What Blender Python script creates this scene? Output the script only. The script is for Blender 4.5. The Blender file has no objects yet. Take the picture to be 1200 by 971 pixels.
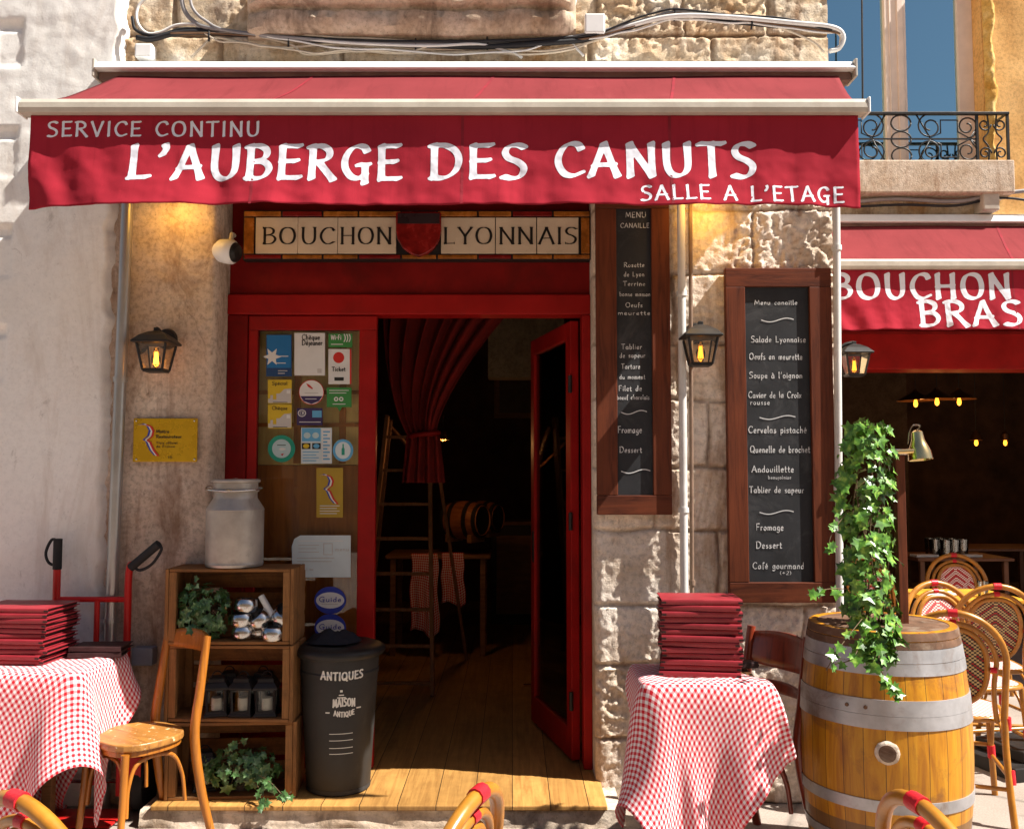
import bpy, math, random
import numpy as np
from mathutils import Vector, Matrix, noise
random.seed(7)
R = math.radians
sc = bpy.context.scene
col = sc.collection

# ------------------------------------------------------------------ camera, sky, sun, exposure
CAM_Y, CAM_Z, PITCH, FPX = -4.53, 1.56, R(3.5), 1100.0
cd = bpy.data.cameras.new('camera')
cam = bpy.data.objects.new('camera', cd); col.objects.link(cam)
cam.location = (0, CAM_Y, CAM_Z); cam.rotation_euler = (R(90) + PITCH, 0, 0)
cd.sensor_fit = 'HORIZONTAL'; cd.sensor_width = 36; cd.lens = FPX / 1200 * 36
cd.clip_start = 0.05; cd.clip_end = 500
sc.camera = cam

SUN = Vector((3.9, -1.0, 5.0)).normalized()          # towards the sun
w = bpy.data.worlds.new('World'); sc.world = w; w.use_nodes = True
nt = w.node_tree
bg = nt.nodes['Background']
sk = nt.nodes.new('ShaderNodeTexSky'); sk.sky_type = 'NISHITA'; sk.sun_disc = False
sk.sun_elevation = math.asin(SUN.z); sk.sun_rotation = math.atan2(SUN.x, SUN.y)
sk.air_density = 1.0; sk.dust_density = 1.5
nt.links.new(sk.outputs[0], bg.inputs[0]); bg.inputs[1].default_value = 0.04
ld = bpy.data.lights.new('sun', 'SUN'); ld.energy = 5.0; ld.angle = R(0.5); ld.color = (1, .95, .87)
sun = bpy.data.objects.new('sun', ld); col.objects.link(sun)
sun.location = SUN * 30
sun.rotation_euler = (-SUN).to_track_quat('-Z', 'Y').to_euler()
vs = sc.view_settings
vs.view_transform = 'Standard'; vs.look = 'None'; vs.exposure = 1.25; vs.gamma = 1.0; vs.use_curve_mapping = False

# ------------------------------------------------------------------ helpers
_F = Vector((0, math.cos(PITCH), math.sin(PITCH))); _U = Vector((0, -math.sin(PITCH), math.cos(PITCH)))
def ray(px, py): return _F + Vector((1, 0, 0)) * ((px - 600) / FPX) + _U * ((485.5 - py) / FPX)
C0 = Vector((0, CAM_Y, CAM_Z))
def P(px, py, Y):                       # point of the photo (1200 x 971) lying at depth Y
    d = ray(px, py); return C0 + d * ((Y - CAM_Y) / d.y)
def X(px, py, Y): return P(px, py, Y).x
def Z(py, Y): return P(600, py, Y).z
def nz(x, y, z=0.0): return noise.noise(Vector((x, y, z)))
def fb(x, y, z=0.0, o=4): return noise.fractal(Vector((x, y, z)), 1.0, 2.0, o)

def tag(o, label=None, cat=None, group=None, kind=None):
    if label: o['label'] = label
    if cat: o['category'] = cat
    if group: o['group'] = group
    if kind: o['kind'] = kind
    return o
def thing(name, label, cat, loc=(0, 0, 0), rz=0, group=None):
    o = bpy.data.objects.new(name, None); col.objects.link(o)
    o.empty_display_size = .1; o.location = loc; o.rotation_euler = (0, 0, rz)
    return tag(o, label, cat, group)
def kids(o): return list(o.children)
def copy_tree(o, parent=None):
    c = o.copy(); col.objects.link(c)
    if parent: c.parent = parent
    for ch in kids(o): copy_tree(ch, c)
    return c
def root_of(o):
    while o.parent: o = o.parent
    return o

class MB:
    def __init__(s): s.v = []; s.f = []; s.m = []; s.at = {}
    def add(s, vs_, fs, mi=0):
        n = len(s.v); s.v += [Vector(p) for p in vs_]
        s.f += [[i + n for i in f] for f in fs]; s.m += [mi] * len(fs); return s
    def bx(s, x0, x1, y0, y1, z0, z1, mi=0):
        vs_ = [(x, y, z) for z in (z0, z1) for y in (y0, y1) for x in (x0, x1)]
        return s.add(vs_, [(0, 2, 3, 1), (4, 5, 7, 6), (0, 1, 5, 4), (2, 6, 7, 3), (0, 4, 6, 2), (1, 3, 7, 5)], mi)
    def box(s, c, size, M=None, mi=0):
        x, y, z = [q / 2 for q in size]
        vs_ = [Vector((a * x, b * y, c_ * z)) for c_ in (-1, 1) for b in (-1, 1) for a in (-1, 1)]
        if M: vs_ = [M @ p for p in vs_]
        vs_ = [p + Vector(c) for p in vs_]
        return s.add(vs_, [(0, 2, 3, 1), (4, 5, 7, 6), (0, 1, 5, 4), (2, 6, 7, 3), (0, 4, 6, 2), (1, 3, 7, 5)], mi)
    def beam(s, p, q, wd, h, up=(0, 0, 1), mi=0):
        p, q = Vector(p), Vector(q); d = q - p; L = d.length; d.normalize()
        a = d.cross(Vector(up))
        if a.length < 1e-4: a = d.cross(Vector((0, 1, 0)))
        a.normalize(); b = a.cross(d)
        M = Matrix((a, d, b)).transposed()
        return s.box((p + q) / 2, (wd, L, h), M, mi)
    def tube(s, pts, r, n=8, closed=False, mi=0, flat=1.0):
        pts = [Vector(p) for p in pts]; k = len(pts)
        rr = r if isinstance(r, (list, tuple)) else [r] * k
        T = []
        for i in range(k):
            a = pts[(i - 1) % k] if (closed or i > 0) else pts[i]
            b = pts[(i + 1) % k] if (closed or i < k - 1) else pts[i]
            t = b - a
            T.append(t.normalized() if t.length > 1e-9 else Vector((0, 0, 1)))
        ref = Vector((0, 0, 1)) if abs(T[0].z) < .9 else Vector((0, 1, 0))
        u = (ref - T[0] * ref.dot(T[0])).normalized()
        vs_ = []; 
        for i in range(k):
            u = u - T[i] * u.dot(T[i])
            if u.length < 1e-6: u = T[i].orthogonal()
            u.normalize(); v = T[i].cross(u)
            for j in range(n):
                a = 2 * math.pi * j / n
                vs_.append(pts[i] + (u * math.cos(a) + v * math.sin(a) * flat) * rr[i])
        fs = []
        for i in range(k if closed else k - 1):
            i2 = (i + 1) % k
            for j in range(n):
                j2 = (j + 1) % n
                fs.append((i * n + j, i * n + j2, i2 * n + j2, i2 * n + j))
        if not closed:
            fs.append(tuple(range(n))[::-1]); fs.append(tuple((k - 1) * n + j for j in range(n)))
        return s.add(vs_, fs, mi)
    def lathe(s, prof, n=32, c=(0, 0, 0), mi=0, M=None):
        vs_ = []; fs = []; k = len(prof)
        for r, z in prof:
            for j in range(n):
                a = 2 * math.pi * j / n
                p = Vector((r * math.cos(a), r * math.sin(a), z))
                if M: p = M @ p
                vs_.append(p + Vector(c))
        for i in range(k - 1):
            for j in range(n):
                j2 = (j + 1) % n
                fs.append((i * n + j, i * n + j2, (i + 1) * n + j2, (i + 1) * n + j))
        if prof[0][0] > 1e-5: fs.append(tuple(range(n))[::-1])
        if prof[-1][0] > 1e-5: fs.append(tuple((k - 1) * n + j for j in range(n)))
        return s.add(vs_, fs, mi)
    def prism(s, poly, y0, y1, mi=0):              # outline in x,z pushed along y (y0 = front)
        n = len(poly)
        vs_ = [(x, y0, z) for x, z in poly] + [(x, y1, z) for x, z in poly]
        fs = [tuple(range(n)), tuple(range(2 * n - 1, n - 1, -1))]
        fs += [(i, i + n, (i + 1) % n + n, (i + 1) % n) for i in range(n)]
        return s.add(vs_, fs, mi)
    def slab(s, poly, z0, z1, mi=0):               # outline in x,y pushed along z
        n = len(poly)
        vs_ = [(x, y, z0) for x, y in poly] + [(x, y, z1) for x, y in poly]
        fs = [tuple(range(n))[::-1], tuple(range(n, 2 * n))]
        fs += [(i, (i + 1) % n, (i + 1) % n + n, i + n) for i in range(n)]
        return s.add(vs_, fs, mi)
    def sheet(s, fn, nu, nv, mi=0):
        vs_ = [fn(i / nu, j / nv) for j in range(nv + 1) for i in range(nu + 1)]
        fs = [(j * (nu + 1) + i, j * (nu + 1) + i + 1, (j + 1) * (nu + 1) + i + 1, (j + 1) * (nu + 1) + i) for j in range(nv) for i in range(nu)]
        return s.add(vs_, fs, mi)
    def relief(s, fn, nu, nv, back, mi=0):         # fn(u,v)->point; closed towards `back` offset
        base = len(s.v); s.sheet(fn, nu, nv, mi)
        idx = [base + i for i in range(nu + 1)]
        idx += [base + j * (nu + 1) + nu for j in range(1, nv + 1)]
        idx += [base + nv * (nu + 1) + i for i in range(nu - 1, -1, -1)]
        idx += [base + j * (nu + 1) for j in range(nv - 1, 0, -1)]
        b2 = len(s.v); s.v += [s.v[i] + Vector(back) for i in idx]
        n = len(idx)
        for i in range(n):
            s.f.append([idx[(i + 1) % n], idx[i], b2 + i, b2 + (i + 1) % n]); s.m.append(mi)
        s.f.append([b2 + i for i in range(n)][::-1]); s.m.append(mi)
        return s
    def xf(s, M, start=0):
        for i in range(start, len(s.v)): s.v[i] = M @ s.v[i]
        return s
    def build(s, name, mat, parent=None, world=False, smooth=None, bev=0, seg=2, label=None, solid=0, sub=0):
        me = bpy.data.meshes.new(name)
        off = Vector(root_of(parent).location) if (parent and world) else Vector((0, 0, 0))
        me.from_pydata([tuple(p - off) for p in s.v], [], s.f)
        mats = mat if isinstance(mat, (list, tuple)) else [mat]
        for m in mats: me.materials.append(m)
        if len(mats) > 1: me.polygons.foreach_set('material_index', s.m)
        if smooth is not None:
            me.polygons.foreach_set('use_smooth', [True] * len(me.polygons))
            if smooth < 180: me.set_sharp_from_angle(angle=R(smooth))
        for k, q in s.at.items():                  # mortar / per-stone tone stored on the vertices
            at = me.attributes.new(k, 'FLOAT', 'POINT'); at.data.foreach_set('value', (q + [0.0] * len(s.v))[:len(s.v)])
        me.update()
        o = bpy.data.objects.new(name, me); col.objects.link(o)
        if parent: o.parent = parent
        if bev:
            b = o.modifiers.new('bevel', 'BEVEL'); b.width = bev; b.segments = seg; b.limit_method = 'ANGLE'; b.angle_limit = R(40)
        if solid:
            b = o.modifiers.new('solid', 'SOLIDIFY'); b.thickness = solid; b.offset = 0
        if sub:
            b = o.modifiers.new('sub', 'SUBSURF'); b.levels = sub; b.render_levels = sub
        if label: o['label'] = label
        return o

def cr(pts, n=6, closed=False):                    # Catmull-Rom through the points
    pts = [Vector(p) for p in pts]; k = len(pts); out = []
    for i in range(k if closed else k - 1):
        p0 = pts[(i - 1) % k] if (closed or i > 0) else pts[0] * 2 - pts[1]
        p1, p2 = pts[i % k], pts[(i + 1) % k]
        p3 = pts[(i + 2) % k] if (closed or i < k - 2) else pts[-1] * 2 - pts[-2]
        for j in range(n):
            t = j / n
            out.append(.5 * ((2 * p1) + (p2 - p0) * t + (2 * p0 - 5 * p1 + 4 * p2 - p3) * t * t + (3 * p1 - p0 - 3 * p2 + p3) * t ** 3))
    if not closed: out.append(pts[-1])
    return out

# ------------------------------------------------------------------ materials
class NT:
    def __init__(s, name):
        s.mat = bpy.data.materials.new(name); s.mat.use_nodes = True
        s.t = s.mat.node_tree; s.b = s.t.nodes['Principled BSDF']; s.tc = s.n('TexCoord')
    def n(s, typ, **kw):
        nd = s.t.nodes.new('ShaderNode' + typ)
        for k, v in kw.items(): setattr(nd, k, v)
        return nd
    def l(s, a, b): s.t.links.new(a, b)
    def vec(s, scale=(1, 1, 1), src='Object', rot=(0, 0, 0)):
        m = s.n('Mapping'); m.inputs['Scale'].default_value = scale; m.inputs['Rotation'].default_value = rot
        s.l(s.tc.outputs[src], m.inputs[0]); return m.outputs[0]
    def noise(s, vec, scale, detail=4, rough=.55, dist=0):
        nd = s.n('TexNoise'); nd.inputs['Scale'].default_value = scale; nd.inputs['Detail'].default_value = detail
        nd.inputs['Roughness'].default_value = rough; nd.inputs['Distortion'].default_value = dist
        s.l(vec, nd.inputs['Vector']); return nd.outputs[0]
    def ramp(s, f, stops):
        nd = s.n('ValToRGB'); e = nd.color_ramp.elements
        while len(e) < len(stops): e.new(.5)
        for el, (p, c) in zip(e, stops):
            el.position = p; el.color = (*c, 1) if len(c) == 3 else c
        s.l(f, nd.inputs[0]); return nd.outputs[0]
    def math(s, op, a, b=None, clamp=False):
        nd = s.n('Math', operation=op); nd.use_clamp = clamp
        for i, q in enumerate((a, b)):
            if q is None: continue
            if isinstance(q, (int, float)): nd.inputs[i].default_value = q
            else: s.l(q, nd.inputs[i])
        return nd.outputs[0]
    def mix(s, f, a, b, mode='MIX'):
        nd = s.n('MixRGB', blend_type=mode)
        for i, q in enumerate((f, a, b)):
            if isinstance(q, (int, float)): nd.inputs[i].default_value = q
            elif isinstance(q, (tuple, list)): nd.inputs[i].default_value = (*q, 1)
            else: s.l(q, nd.inputs[i])
        return nd.outputs[0]
    def sep(s, v):
        nd = s.n('SeparateXYZ'); s.l(v, nd.inputs[0]); return nd.outputs
    def bump(s, h, st=.3, dist=.01):
        nd = s.n('Bump'); nd.inputs['Strength'].default_value = st; nd.inputs['Distance'].default_value = dist
        s.l(h, nd.inputs['Height']); s.l(nd.outputs[0], s.b.inputs['Normal'])
    def set(s, **kw):
        names = dict(col='Base Color', rough='Roughness', metal='Metallic', spec='Specular IOR Level', trans='Transmission Weight',
                     ior='IOR', sheen='Sheen Weight', coat='Coat Weight', emi='Emission Color', emis='Emission Strength', alpha='Alpha', sss='Subsurface Weight')
        for k, v in kw.items():
            i = s.b.inputs[names[k]]
            if isinstance(v, (int, float)): i.default_value = v
            elif isinstance(v, (tuple, list)): i.default_value = (*v, 1)
            else: s.l(v, i)
        return s
def lerp(c, k): return tuple(max(0, min(1, q * k)) for q in c)
def plain(name, c, rough=.6, metal=0, var=.25, scale=9, bump=.15, bs=60, dist=.004, coat=0, spec=.28, dirt=None):
    m = NT(name); v = m.vec()
    f = m.noise(v, scale, 5, .6)
    k = m.ramp(f, [(.3, lerp(c, 1 - var)), (.7, lerp(c, 1 + var))])
    if dirt:
        d = m.ramp(m.noise(v, scale * .6, 6, .7, .6), [(.52, (0, 0, 0)), (.68, (1, 1, 1))])
        k = m.mix(m.math('MULTIPLY', d, .7), k, dirt)
    m.set(col=k, rough=m.ramp(f, [(.2, (max(0, rough - .1),) * 3), (.8, (min(1, rough + .1),) * 3)]), metal=metal, coat=coat, spec=spec)
    if bump: m.bump(m.noise(v, bs, 4, .6), bump, dist)
    return m.mat
def wood(name, c, c2, axis='x', rough=.6, fine=1.0, bump=.25, spec=.22, wear=None, wearpos=.62, stain=None):
    m = NT(name); k = {'x': (1.2, 16, 16), 'y': (16, 1.2, 16), 'z': (16, 16, 1.2)}[axis]
    v = m.vec(tuple(q * fine for q in k))
    f = m.noise(v, 2.2, 6, .65, 1.2)
    g = m.noise(m.vec(), 3.5, 3)
    k = m.ramp(f, [(.28, c2), (.5, c), (.75, lerp(c, 1.25))])
    k = m.mix(.5, k, m.mix(1.0, k, m.ramp(g, [(.3, (.55,) * 3), (.7, (1.25,) * 3)]), 'MULTIPLY'))
    if stain: k = m.mix(m.math('MULTIPLY', m.ramp(m.noise(m.vec(), 5, 6, .75, .6), [(.50, (0,) * 3), (.66, (1,) * 3)]), .75), k, stain)
    if wear:
        k = m.mix(m.ramp(m.noise(m.vec(), 26, 6, .7), [(wearpos, (0,) * 3), (wearpos + .06, (1,) * 3)]), k, wear)
    m.set(col=k, rough=rough, spec=spec); m.bump(f, bump, .004)
    return m.mat
def emit(name, c, st):
    m = NT(name); m.set(col=(.02, .02, .02), emi=c, emis=st); return m.mat

def glassmat(name, tint=(.92, .95, .95), ior=1.5, rough=.02):
    m = NT(name); out = m.t.nodes['Material Output']
    tr = m.n('BsdfTransparent'); tr.inputs[0].default_value = (*tint, 1)
    gl = m.n('BsdfGlossy'); gl.inputs['Roughness'].default_value = rough
    fr = m.n('Fresnel'); fr.inputs[0].default_value = ior
    mx = m.n('MixShader'); m.l(fr.outputs[0], mx.inputs[0]); m.l(tr.outputs[0], mx.inputs[1]); m.l(gl.outputs[0], mx.inputs[2])
    m.l(mx.outputs[0], out.inputs[0]); return m.mat

def stone(name, a, b, c, scale=3.0, pit=.5, stain=None, speck=.7, crack=0, mortar=None):
    m = NT(name); v = m.vec()
    f = m.noise(v, scale, 6, .62, .4)
    k = m.ramp(f, [(.3, a), (.5, b), (.72, c)])
    sp = m.ramp(m.noise(v, 38, 5, .7), [(.35, (.62,) * 3), (.55, (1.05,) * 3)])
    k = m.mix(speck, k, sp, 'MULTIPLY')
    if stain:
        d = m.ramp(m.noise(m.vec((1.6, 1, .35)), 2.8, 6, .7, .8), [(.52, (0,) * 3), (.68, (1,) * 3)])
        k = m.mix(m.math('MULTIPLY', d, .8), k, stain)
        d2 = m.ramp(m.noise(m.vec((1, 1, .6)), 11, 6, .75, .5), [(.60, (0,) * 3), (.70, (1,) * 3)])
        k = m.mix(m.math('MULTIPLY', d2, .6), k, lerp(stain, .6))
    if crack:
        wv = m.n('VectorMath', operation='ADD'); m.l(m.vec((1, 1, .8)), wv.inputs[0])
        nn = m.n('TexNoise'); nn.inputs['Scale'].default_value = 2.5; m.l(v, nn.inputs['Vector']); sc1 = m.n('VectorMath', operation='SCALE'); sc1.inputs['Scale'].default_value = .45; m.l(nn.outputs['Color'], sc1.inputs[0]); m.l(sc1.outputs[0], wv.inputs[1])
        vo = m.n('TexVoronoi', feature='DISTANCE_TO_EDGE'); vo.inputs['Scale'].default_value = .9; m.l(wv.outputs[0], vo.inputs['Vector'])
        cm = m.math('MULTIPLY', m.ramp(vo.outputs[0], [(.0, (1,) * 3), (.0045, (0,) * 3)]), m.ramp(m.noise(v, 1.1, 3), [(.48, (0,) * 3), (.58, (1,) * 3)]))
        k = m.mix(m.math('MULTIPLY', cm, crack), k, (.22, .17, .13))
    pits = m.ramp(m.noise(v, 75, 4, .65), [(.30, (1,) * 3), (.38, (0,) * 3)])
    k = m.mix(m.math('MULTIPLY', pits, .55 if pit > .3 else .2), k, lerp(a, .35))
    if mortar:
        at = m.n('Attribute', attribute_name='tone'); k = m.mix(1.0, k, m.ramp(at.outputs['Fac'], [(0, (.72, .68, .64)), (.5, (1, 1, 1)), (1, (1.12, 1.08, 1.0))]), 'MULTIPLY')
        at = m.n('Attribute', attribute_name='joint'); k = m.mix(m.math('MULTIPLY', at.outputs['Fac'], .55), k, mortar)
    m.set(col=k, rough=.92, spec=.2)
    h = m.mix(.5, m.noise(v, 90, 5, .7), m.noise(v, 22, 5, .7))
    m.bump(h, pit, .012)
    return m.mat

M_PLASTER_L = stone('cream_plaster', (.77, .74, .69), (.82, .79, .75), (.86, .84, .80), 1.6, .18, (.66, .60, .54), .18)
M_PILLAR = stone('worn_grey_render', (.46, .34, .25), (.60, .47, .37), (.70, .58, .47), 2.5, .75, (.22, .12, .07), .85, .5)
M_STONE = stone('rough_limestone', (.58, .45, .33), (.78, .67, .56), (.88, .81, .73), 3.0, .75, (.36, .22, .13), mortar=(.20, .13, .08))
M_STONE_UP = stone('ochre_limestone', (.56, .33, .15), (.76, .61, .43), (.88, .81, .70), 4.0, .7, (.30, .16, .08), mortar=(.16, .09, .05))
M_SILL = stone('weathered_sill_stone', (.36, .25, .16), (.56, .44, .33), (.66, .56, .46), 3.5, .5, (.13, .09, .06))
M_OCHRE = stone('ochre_render', (.60, .33, .11), (.70, .42, .16), (.76, .49, .22), 1.8, .25, (.58, .29, .09))
M_YELLOW = stone('yellow_crumbling_render', (.50, .26, .05), (.60, .38, .11), (.72, .56, .28), 6.0, .5)
M_RED = plain('red_door_paint', (.30, .007, .006), .5, var=.2, scale=5, bump=.12, bs=30, dirt=(.20, .010, .008), spec=.16)
M_DRED = plain('dark_red_paint', (.18, .006, .005), .55, var=.25, scale=6, bump=.15, dirt=(.10, .006, .004), spec=.12)
M_BLACK = plain('black_metal', (.018, .016, .015), .45, var=.3, bump=.1)
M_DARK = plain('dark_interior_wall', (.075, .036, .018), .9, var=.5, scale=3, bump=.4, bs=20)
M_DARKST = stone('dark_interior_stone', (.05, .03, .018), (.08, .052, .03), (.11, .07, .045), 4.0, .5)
M_WHITE = plain('white_lacquer', (.80, .80, .78), .4, var=.05, bump=.03)
M_BEIGE = plain('weathered_white_bar', (.47, .42, .35), .45, var=.12, bump=.05, dirt=(.40, .34, .28))
M_PIPE = plain('grey_zinc_pipe', (.42, .41, .40), .35, .75, var=.15, scale=4, bump=.06, bs=20)
M_PIPEW = plain('pale_painted_pipe', (.62, .60, .57), .5, var=.15, scale=4, bump=.08, dirt=(.40, .36, .32))
M_PIPEB = plain('rusty_brown_pipe', (.20, .13, .09), .7, var=.3, bump=.3)
M_CRATE = wood('crate_wood', (.25, .11, .035), (.12, .048, .015), 'x', .7, bump=.5, stain=(.09, .045, .02))
M_CRATEZ = wood('crate_post_wood', (.26, .12, .04), (.12, .048, .015), 'z', .7, bump=.5, stain=(.10, .05, .02))
M_BOARD = wood('stained_board_frame', (.125, .030, .011), (.05, .011, .005), 'z', .55)
M_BOARDX = wood('stained_board_rail', (.125, .030, .011), (.05, .011, .005), 'x', .55)
M_PANELW = wood('wood_panel', (.52, .16, .025), (.32, .085, .012), 'z', .45, .8)
M_TANREFL = wood('tan_reflection_panel', (.95, .60, .20), (.75, .40, .11), 'z', .6, .6)  # tan stands in for the sunlit street mirrored in the glass
M_HONEY = wood('honey_worn_wood', (.38, .13, .014), (.20, .06, .008), 'z', .35, .9, .15, .5, (.62, .42, .2), .66)
M_SEATW = wood('worn_seat_wood', (.36, .16, .035), (.18, .065, .015), 'x', .4, .7, .2, .5, (.75, .60, .36), .60)
M_MAHOG = wood('dark_mahogany', (.24, .034, .012), (.11, .016, .008), 'z', .28, .9, .1, .6)
M_LADDER = wood('old_ladder_wood', (.26, .12, .05), (.14, .06, .022), 'z', .75)
M_INW = wood('brown_interior_wood', (.24, .11, .045), (.12, .05, .02), 'x', .6)
M_SLATE = plain('slate_board', (.024, .025, .028), .6, var=.25, scale=7, bump=.08, bs=40, dirt=(.075, .075, .078))
M_CHALK = plain('white_chalk', (.60, .60, .60), .95, var=.1, bump=0)
M_STEEL = plain('brushed_steel', (.55, .54, .53), .22, 1.0, var=.1, bump=.04)
M_ALU = plain('dull_aluminium_can', (.40, .36, .32), .42, .4, var=.25, scale=7, bump=.15, bs=25, dirt=(.20, .18, .16))
M_HOOP = plain('galvanised_hoop', (.42, .41, .42), .45, .55, var=.22, scale=9, bump=.15, bs=30, dirt=(.24, .17, .13))
M_RUST = plain('rusted_iron_ring', (.14, .075, .045), .75, .2, var=.45, scale=14, bump=.3, dirt=(.30, .24, .18))
M_BRASS = plain('polished_brass', (.80, .58, .26), .2, 1.0, var=.08, bump=.03)
M_REDP = plain('glossy_red_paint', (.52, .014, .012), .35, var=.12, bump=.04)
M_RUBBER = plain('black_rubber', (.02, .02, .021), .7, var=.3, bump=.15)
M_BIN = plain('charcoal_bin', (.032, .030, .028), .6, var=.3, scale=5, bump=.12, bs=25, dirt=(.065, .058, .05))
M_INK = plain('cream_print', (.70, .67, .60), .7, var=.1, bump=0)
M_LETTER = plain('white_print', (.68, .68, .74), .75, var=.06, bump=0)
M_BLKINK = plain('black_print', (.015, .012, .010), .6, var=.1, bump=0)
M_MENU = plain('red_leatherette', (.25, .018, .026), .42, var=.15, scale=12, bump=.2, bs=160, dist=.001, spec=.45)
M_MENUP = plain('menu_inner_edge', (.045, .022, .020), .7, var=.4, bump=.2)
M_BLKM = plain('black_leatherette', (.030, .012, .012), .45, var=.25, scale=12, bump=.2, bs=160, dist=.001)
M_CANDLE = plain('cream_wax', (.75, .70, .60), .5, var=.08, bump=.03)
M_PAPER = plain('white_paper', (.72, .72, .70), .7, var=.06, bump=.02)
M_CURT = plain('dark_red_velvet', (.15, .008, .005), .9, var=.3, scale=10, bump=.2, bs=120)
M_SOIL = plain('pale_dry_straw', (.42, .33, .20), .95, var=.35, scale=30, bump=.6, bs=50)
M_GLASS = glassmat('clear_glass')
M_LGLASS = glassmat('lantern_glass', (.95, .88, .72))
M_FIL = emit('glowing_filament', (1, .36, .04), 4)
M_FILD = emit('dim_filament', (1, .33, .03), 1.8)
M_SKYGL = NT('reflective_window_glass').set(col=(.40, .60, .64), metal=1.0, rough=.04).mat
M_AMBER = plain('amber_glazed_tile', (.30, .10, .015), .25, var=.55, scale=14, bump=.15, bs=20)
M_REDT = plain('red_glazed_tile', (.16, .010, .008), .22, var=.4, scale=14, bump=.15, bs=20)
M_CREAMT = plain('cream_glazed_tile', (.62, .50, .36), .3, var=.10, scale=5, bump=.08, bs=20)
M_CREST = plain('deep_red_enamel', (.20, .010, .008), .25, var=.5, scale=18, bump=.3, bs=30)

def floor_mat(name, c, c2, wdt, rough):
    m = NT(name); xyz = m.sep(m.vec())
    q = m.math('DIVIDE', xyz[0], wdt); fl = m.math('FLOOR', q); fr = m.math('FRACT', q)
    wn = m.n('TexWhiteNoise', noise_dimensions='1D'); m.l(fl, wn.inputs['W'])
    f = m.noise(m.vec((18, 1.1, 6)), 2.0, 6, .65, 1.0)
    k = m.ramp(f, [(.28, c2), (.55, c), (.8, lerp(c, 1.25))])
    k = m.mix(1.0, k, m.ramp(wn.outputs[0], [(0, (.7,) * 3), (1, (1.12,) * 3)]), 'MULTIPLY')
    st = m.ramp(m.noise(m.vec(), 5, 5, .7), [(.35, (.6,) * 3), (.6, (1,) * 3)])
    k = m.mix(.6, k, st, 'MULTIPLY')
    gap = m.math('LESS_THAN', fr, .022)
    k = m.mix(gap, k, (.03, .015, .006))
    m.set(col=k, rough=rough, spec=.35); m.bump(m.math('SUBTRACT', f, m.math('MULTIPLY', gap, 2)), .3, .004)
    return m.mat
M_FLOOR = floor_mat('worn_floor_boards', (.52, .27, .075), (.33, .155, .04), .168, .5)
def ground_mat():
    m = NT('pale_concrete_pavement'); v = m.vec()
    k = m.ramp(m.noise(v, 1.3, 6, .6), [(.3, (.26, .215, .18)), (.7, (.36, .30, .255))])
    k = m.mix(.6, k, m.ramp(m.noise(v, 120, 3, .7), [(.35, (.62,) * 3), (.6, (1.12,) * 3)]), 'MULTIPLY')
    d = m.ramp(m.noise(v, 4.5, 6, .7, .5), [(.56, (0,) * 3), (.66, (1,) * 3)])
    k = m.mix(m.math('MULTIPLY', d, .45), k, (.15, .125, .11))
    vo = m.n('TexVoronoi', feature='DISTANCE_TO_EDGE'); vo.inputs['Scale'].default_value = .55; m.l(v, vo.inputs['Vector'])
    cr_ = m.ramp(vo.outputs[0], [(.0, (1,) * 3), (.006, (0,) * 3)])
    k = m.mix(m.math('MULTIPLY', cr_, .6), k, (.08, .07, .06))
    m.set(col=k, rough=.9, spec=.25); m.bump(m.noise(v, 140, 4, .7), .5, .004)
    return m.mat
M_GROUND = ground_mat()
def fabric_mat(name, c, faded=None):
    m = NT(name); v = m.vec()
    k = m.ramp(m.noise(v, 2.2, 5, .6), [(.3, lerp(c, .86)), (.7, lerp(c, 1.12))])
    if faded: k = m.mix(m.ramp(m.noise(m.vec((2.5, 1, 1)), 3, 6, .7), [(.62, (0,) * 3), (.75, (.35,) * 3)]), k, faded)
    k = m.mix(m.math('MULTIPLY', m.ramp(m.noise(m.vec((7, 1, .55)), 2.6, 6, .7, .3), [(.52, (0,) * 3), (.72, (1,) * 3)]), .34), k, lerp(c, .45))
    k = m.mix(m.math('MULTIPLY', m.ramp(m.noise(v, 55, 3, .8), [(.66, (0,) * 3), (.72, (1,) * 3)]), .22), k, lerp(c, 2.2))
    m.set(col=k, rough=.9, spec=.06); m.bump(m.noise(m.vec((1, 1, 1)), 260, 2), .15, .002)
    return m.mat
M_VAL = fabric_mat('awning_red_fabric', (.30, .019, .032))
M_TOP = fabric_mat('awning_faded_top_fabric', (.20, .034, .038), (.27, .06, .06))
def gingham(name, pitch=.021, red=(.52, .006, .016)):
    m = NT(name); uv = m.sep(m.tc.outputs['UV'])
    st = [m.math('LESS_THAN', m.math('FRACT', m.math('DIVIDE', uv[i], pitch)), .5) for i in (0, 1)]
    s_ = m.math('ADD', st[0], st[1])
    k = m.ramp(m.math('DIVIDE', s_, 2.0), [(0, (.76, .74, .73)), (.25, (.76, .74, .73)), (.26, (.68, .27, .29)), (.74, (.68, .27, .29)), (.75, red), (1, red)])
    k.node.color_ramp.interpolation = 'CONSTANT'
    m.set(col=k, rough=.85, spec=.2, sheen=.1)
    m.bump(m.noise(m.vec(), 300, 2), .15, .002)
    return m.mat
M_GING = gingham('red_gingham')
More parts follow.
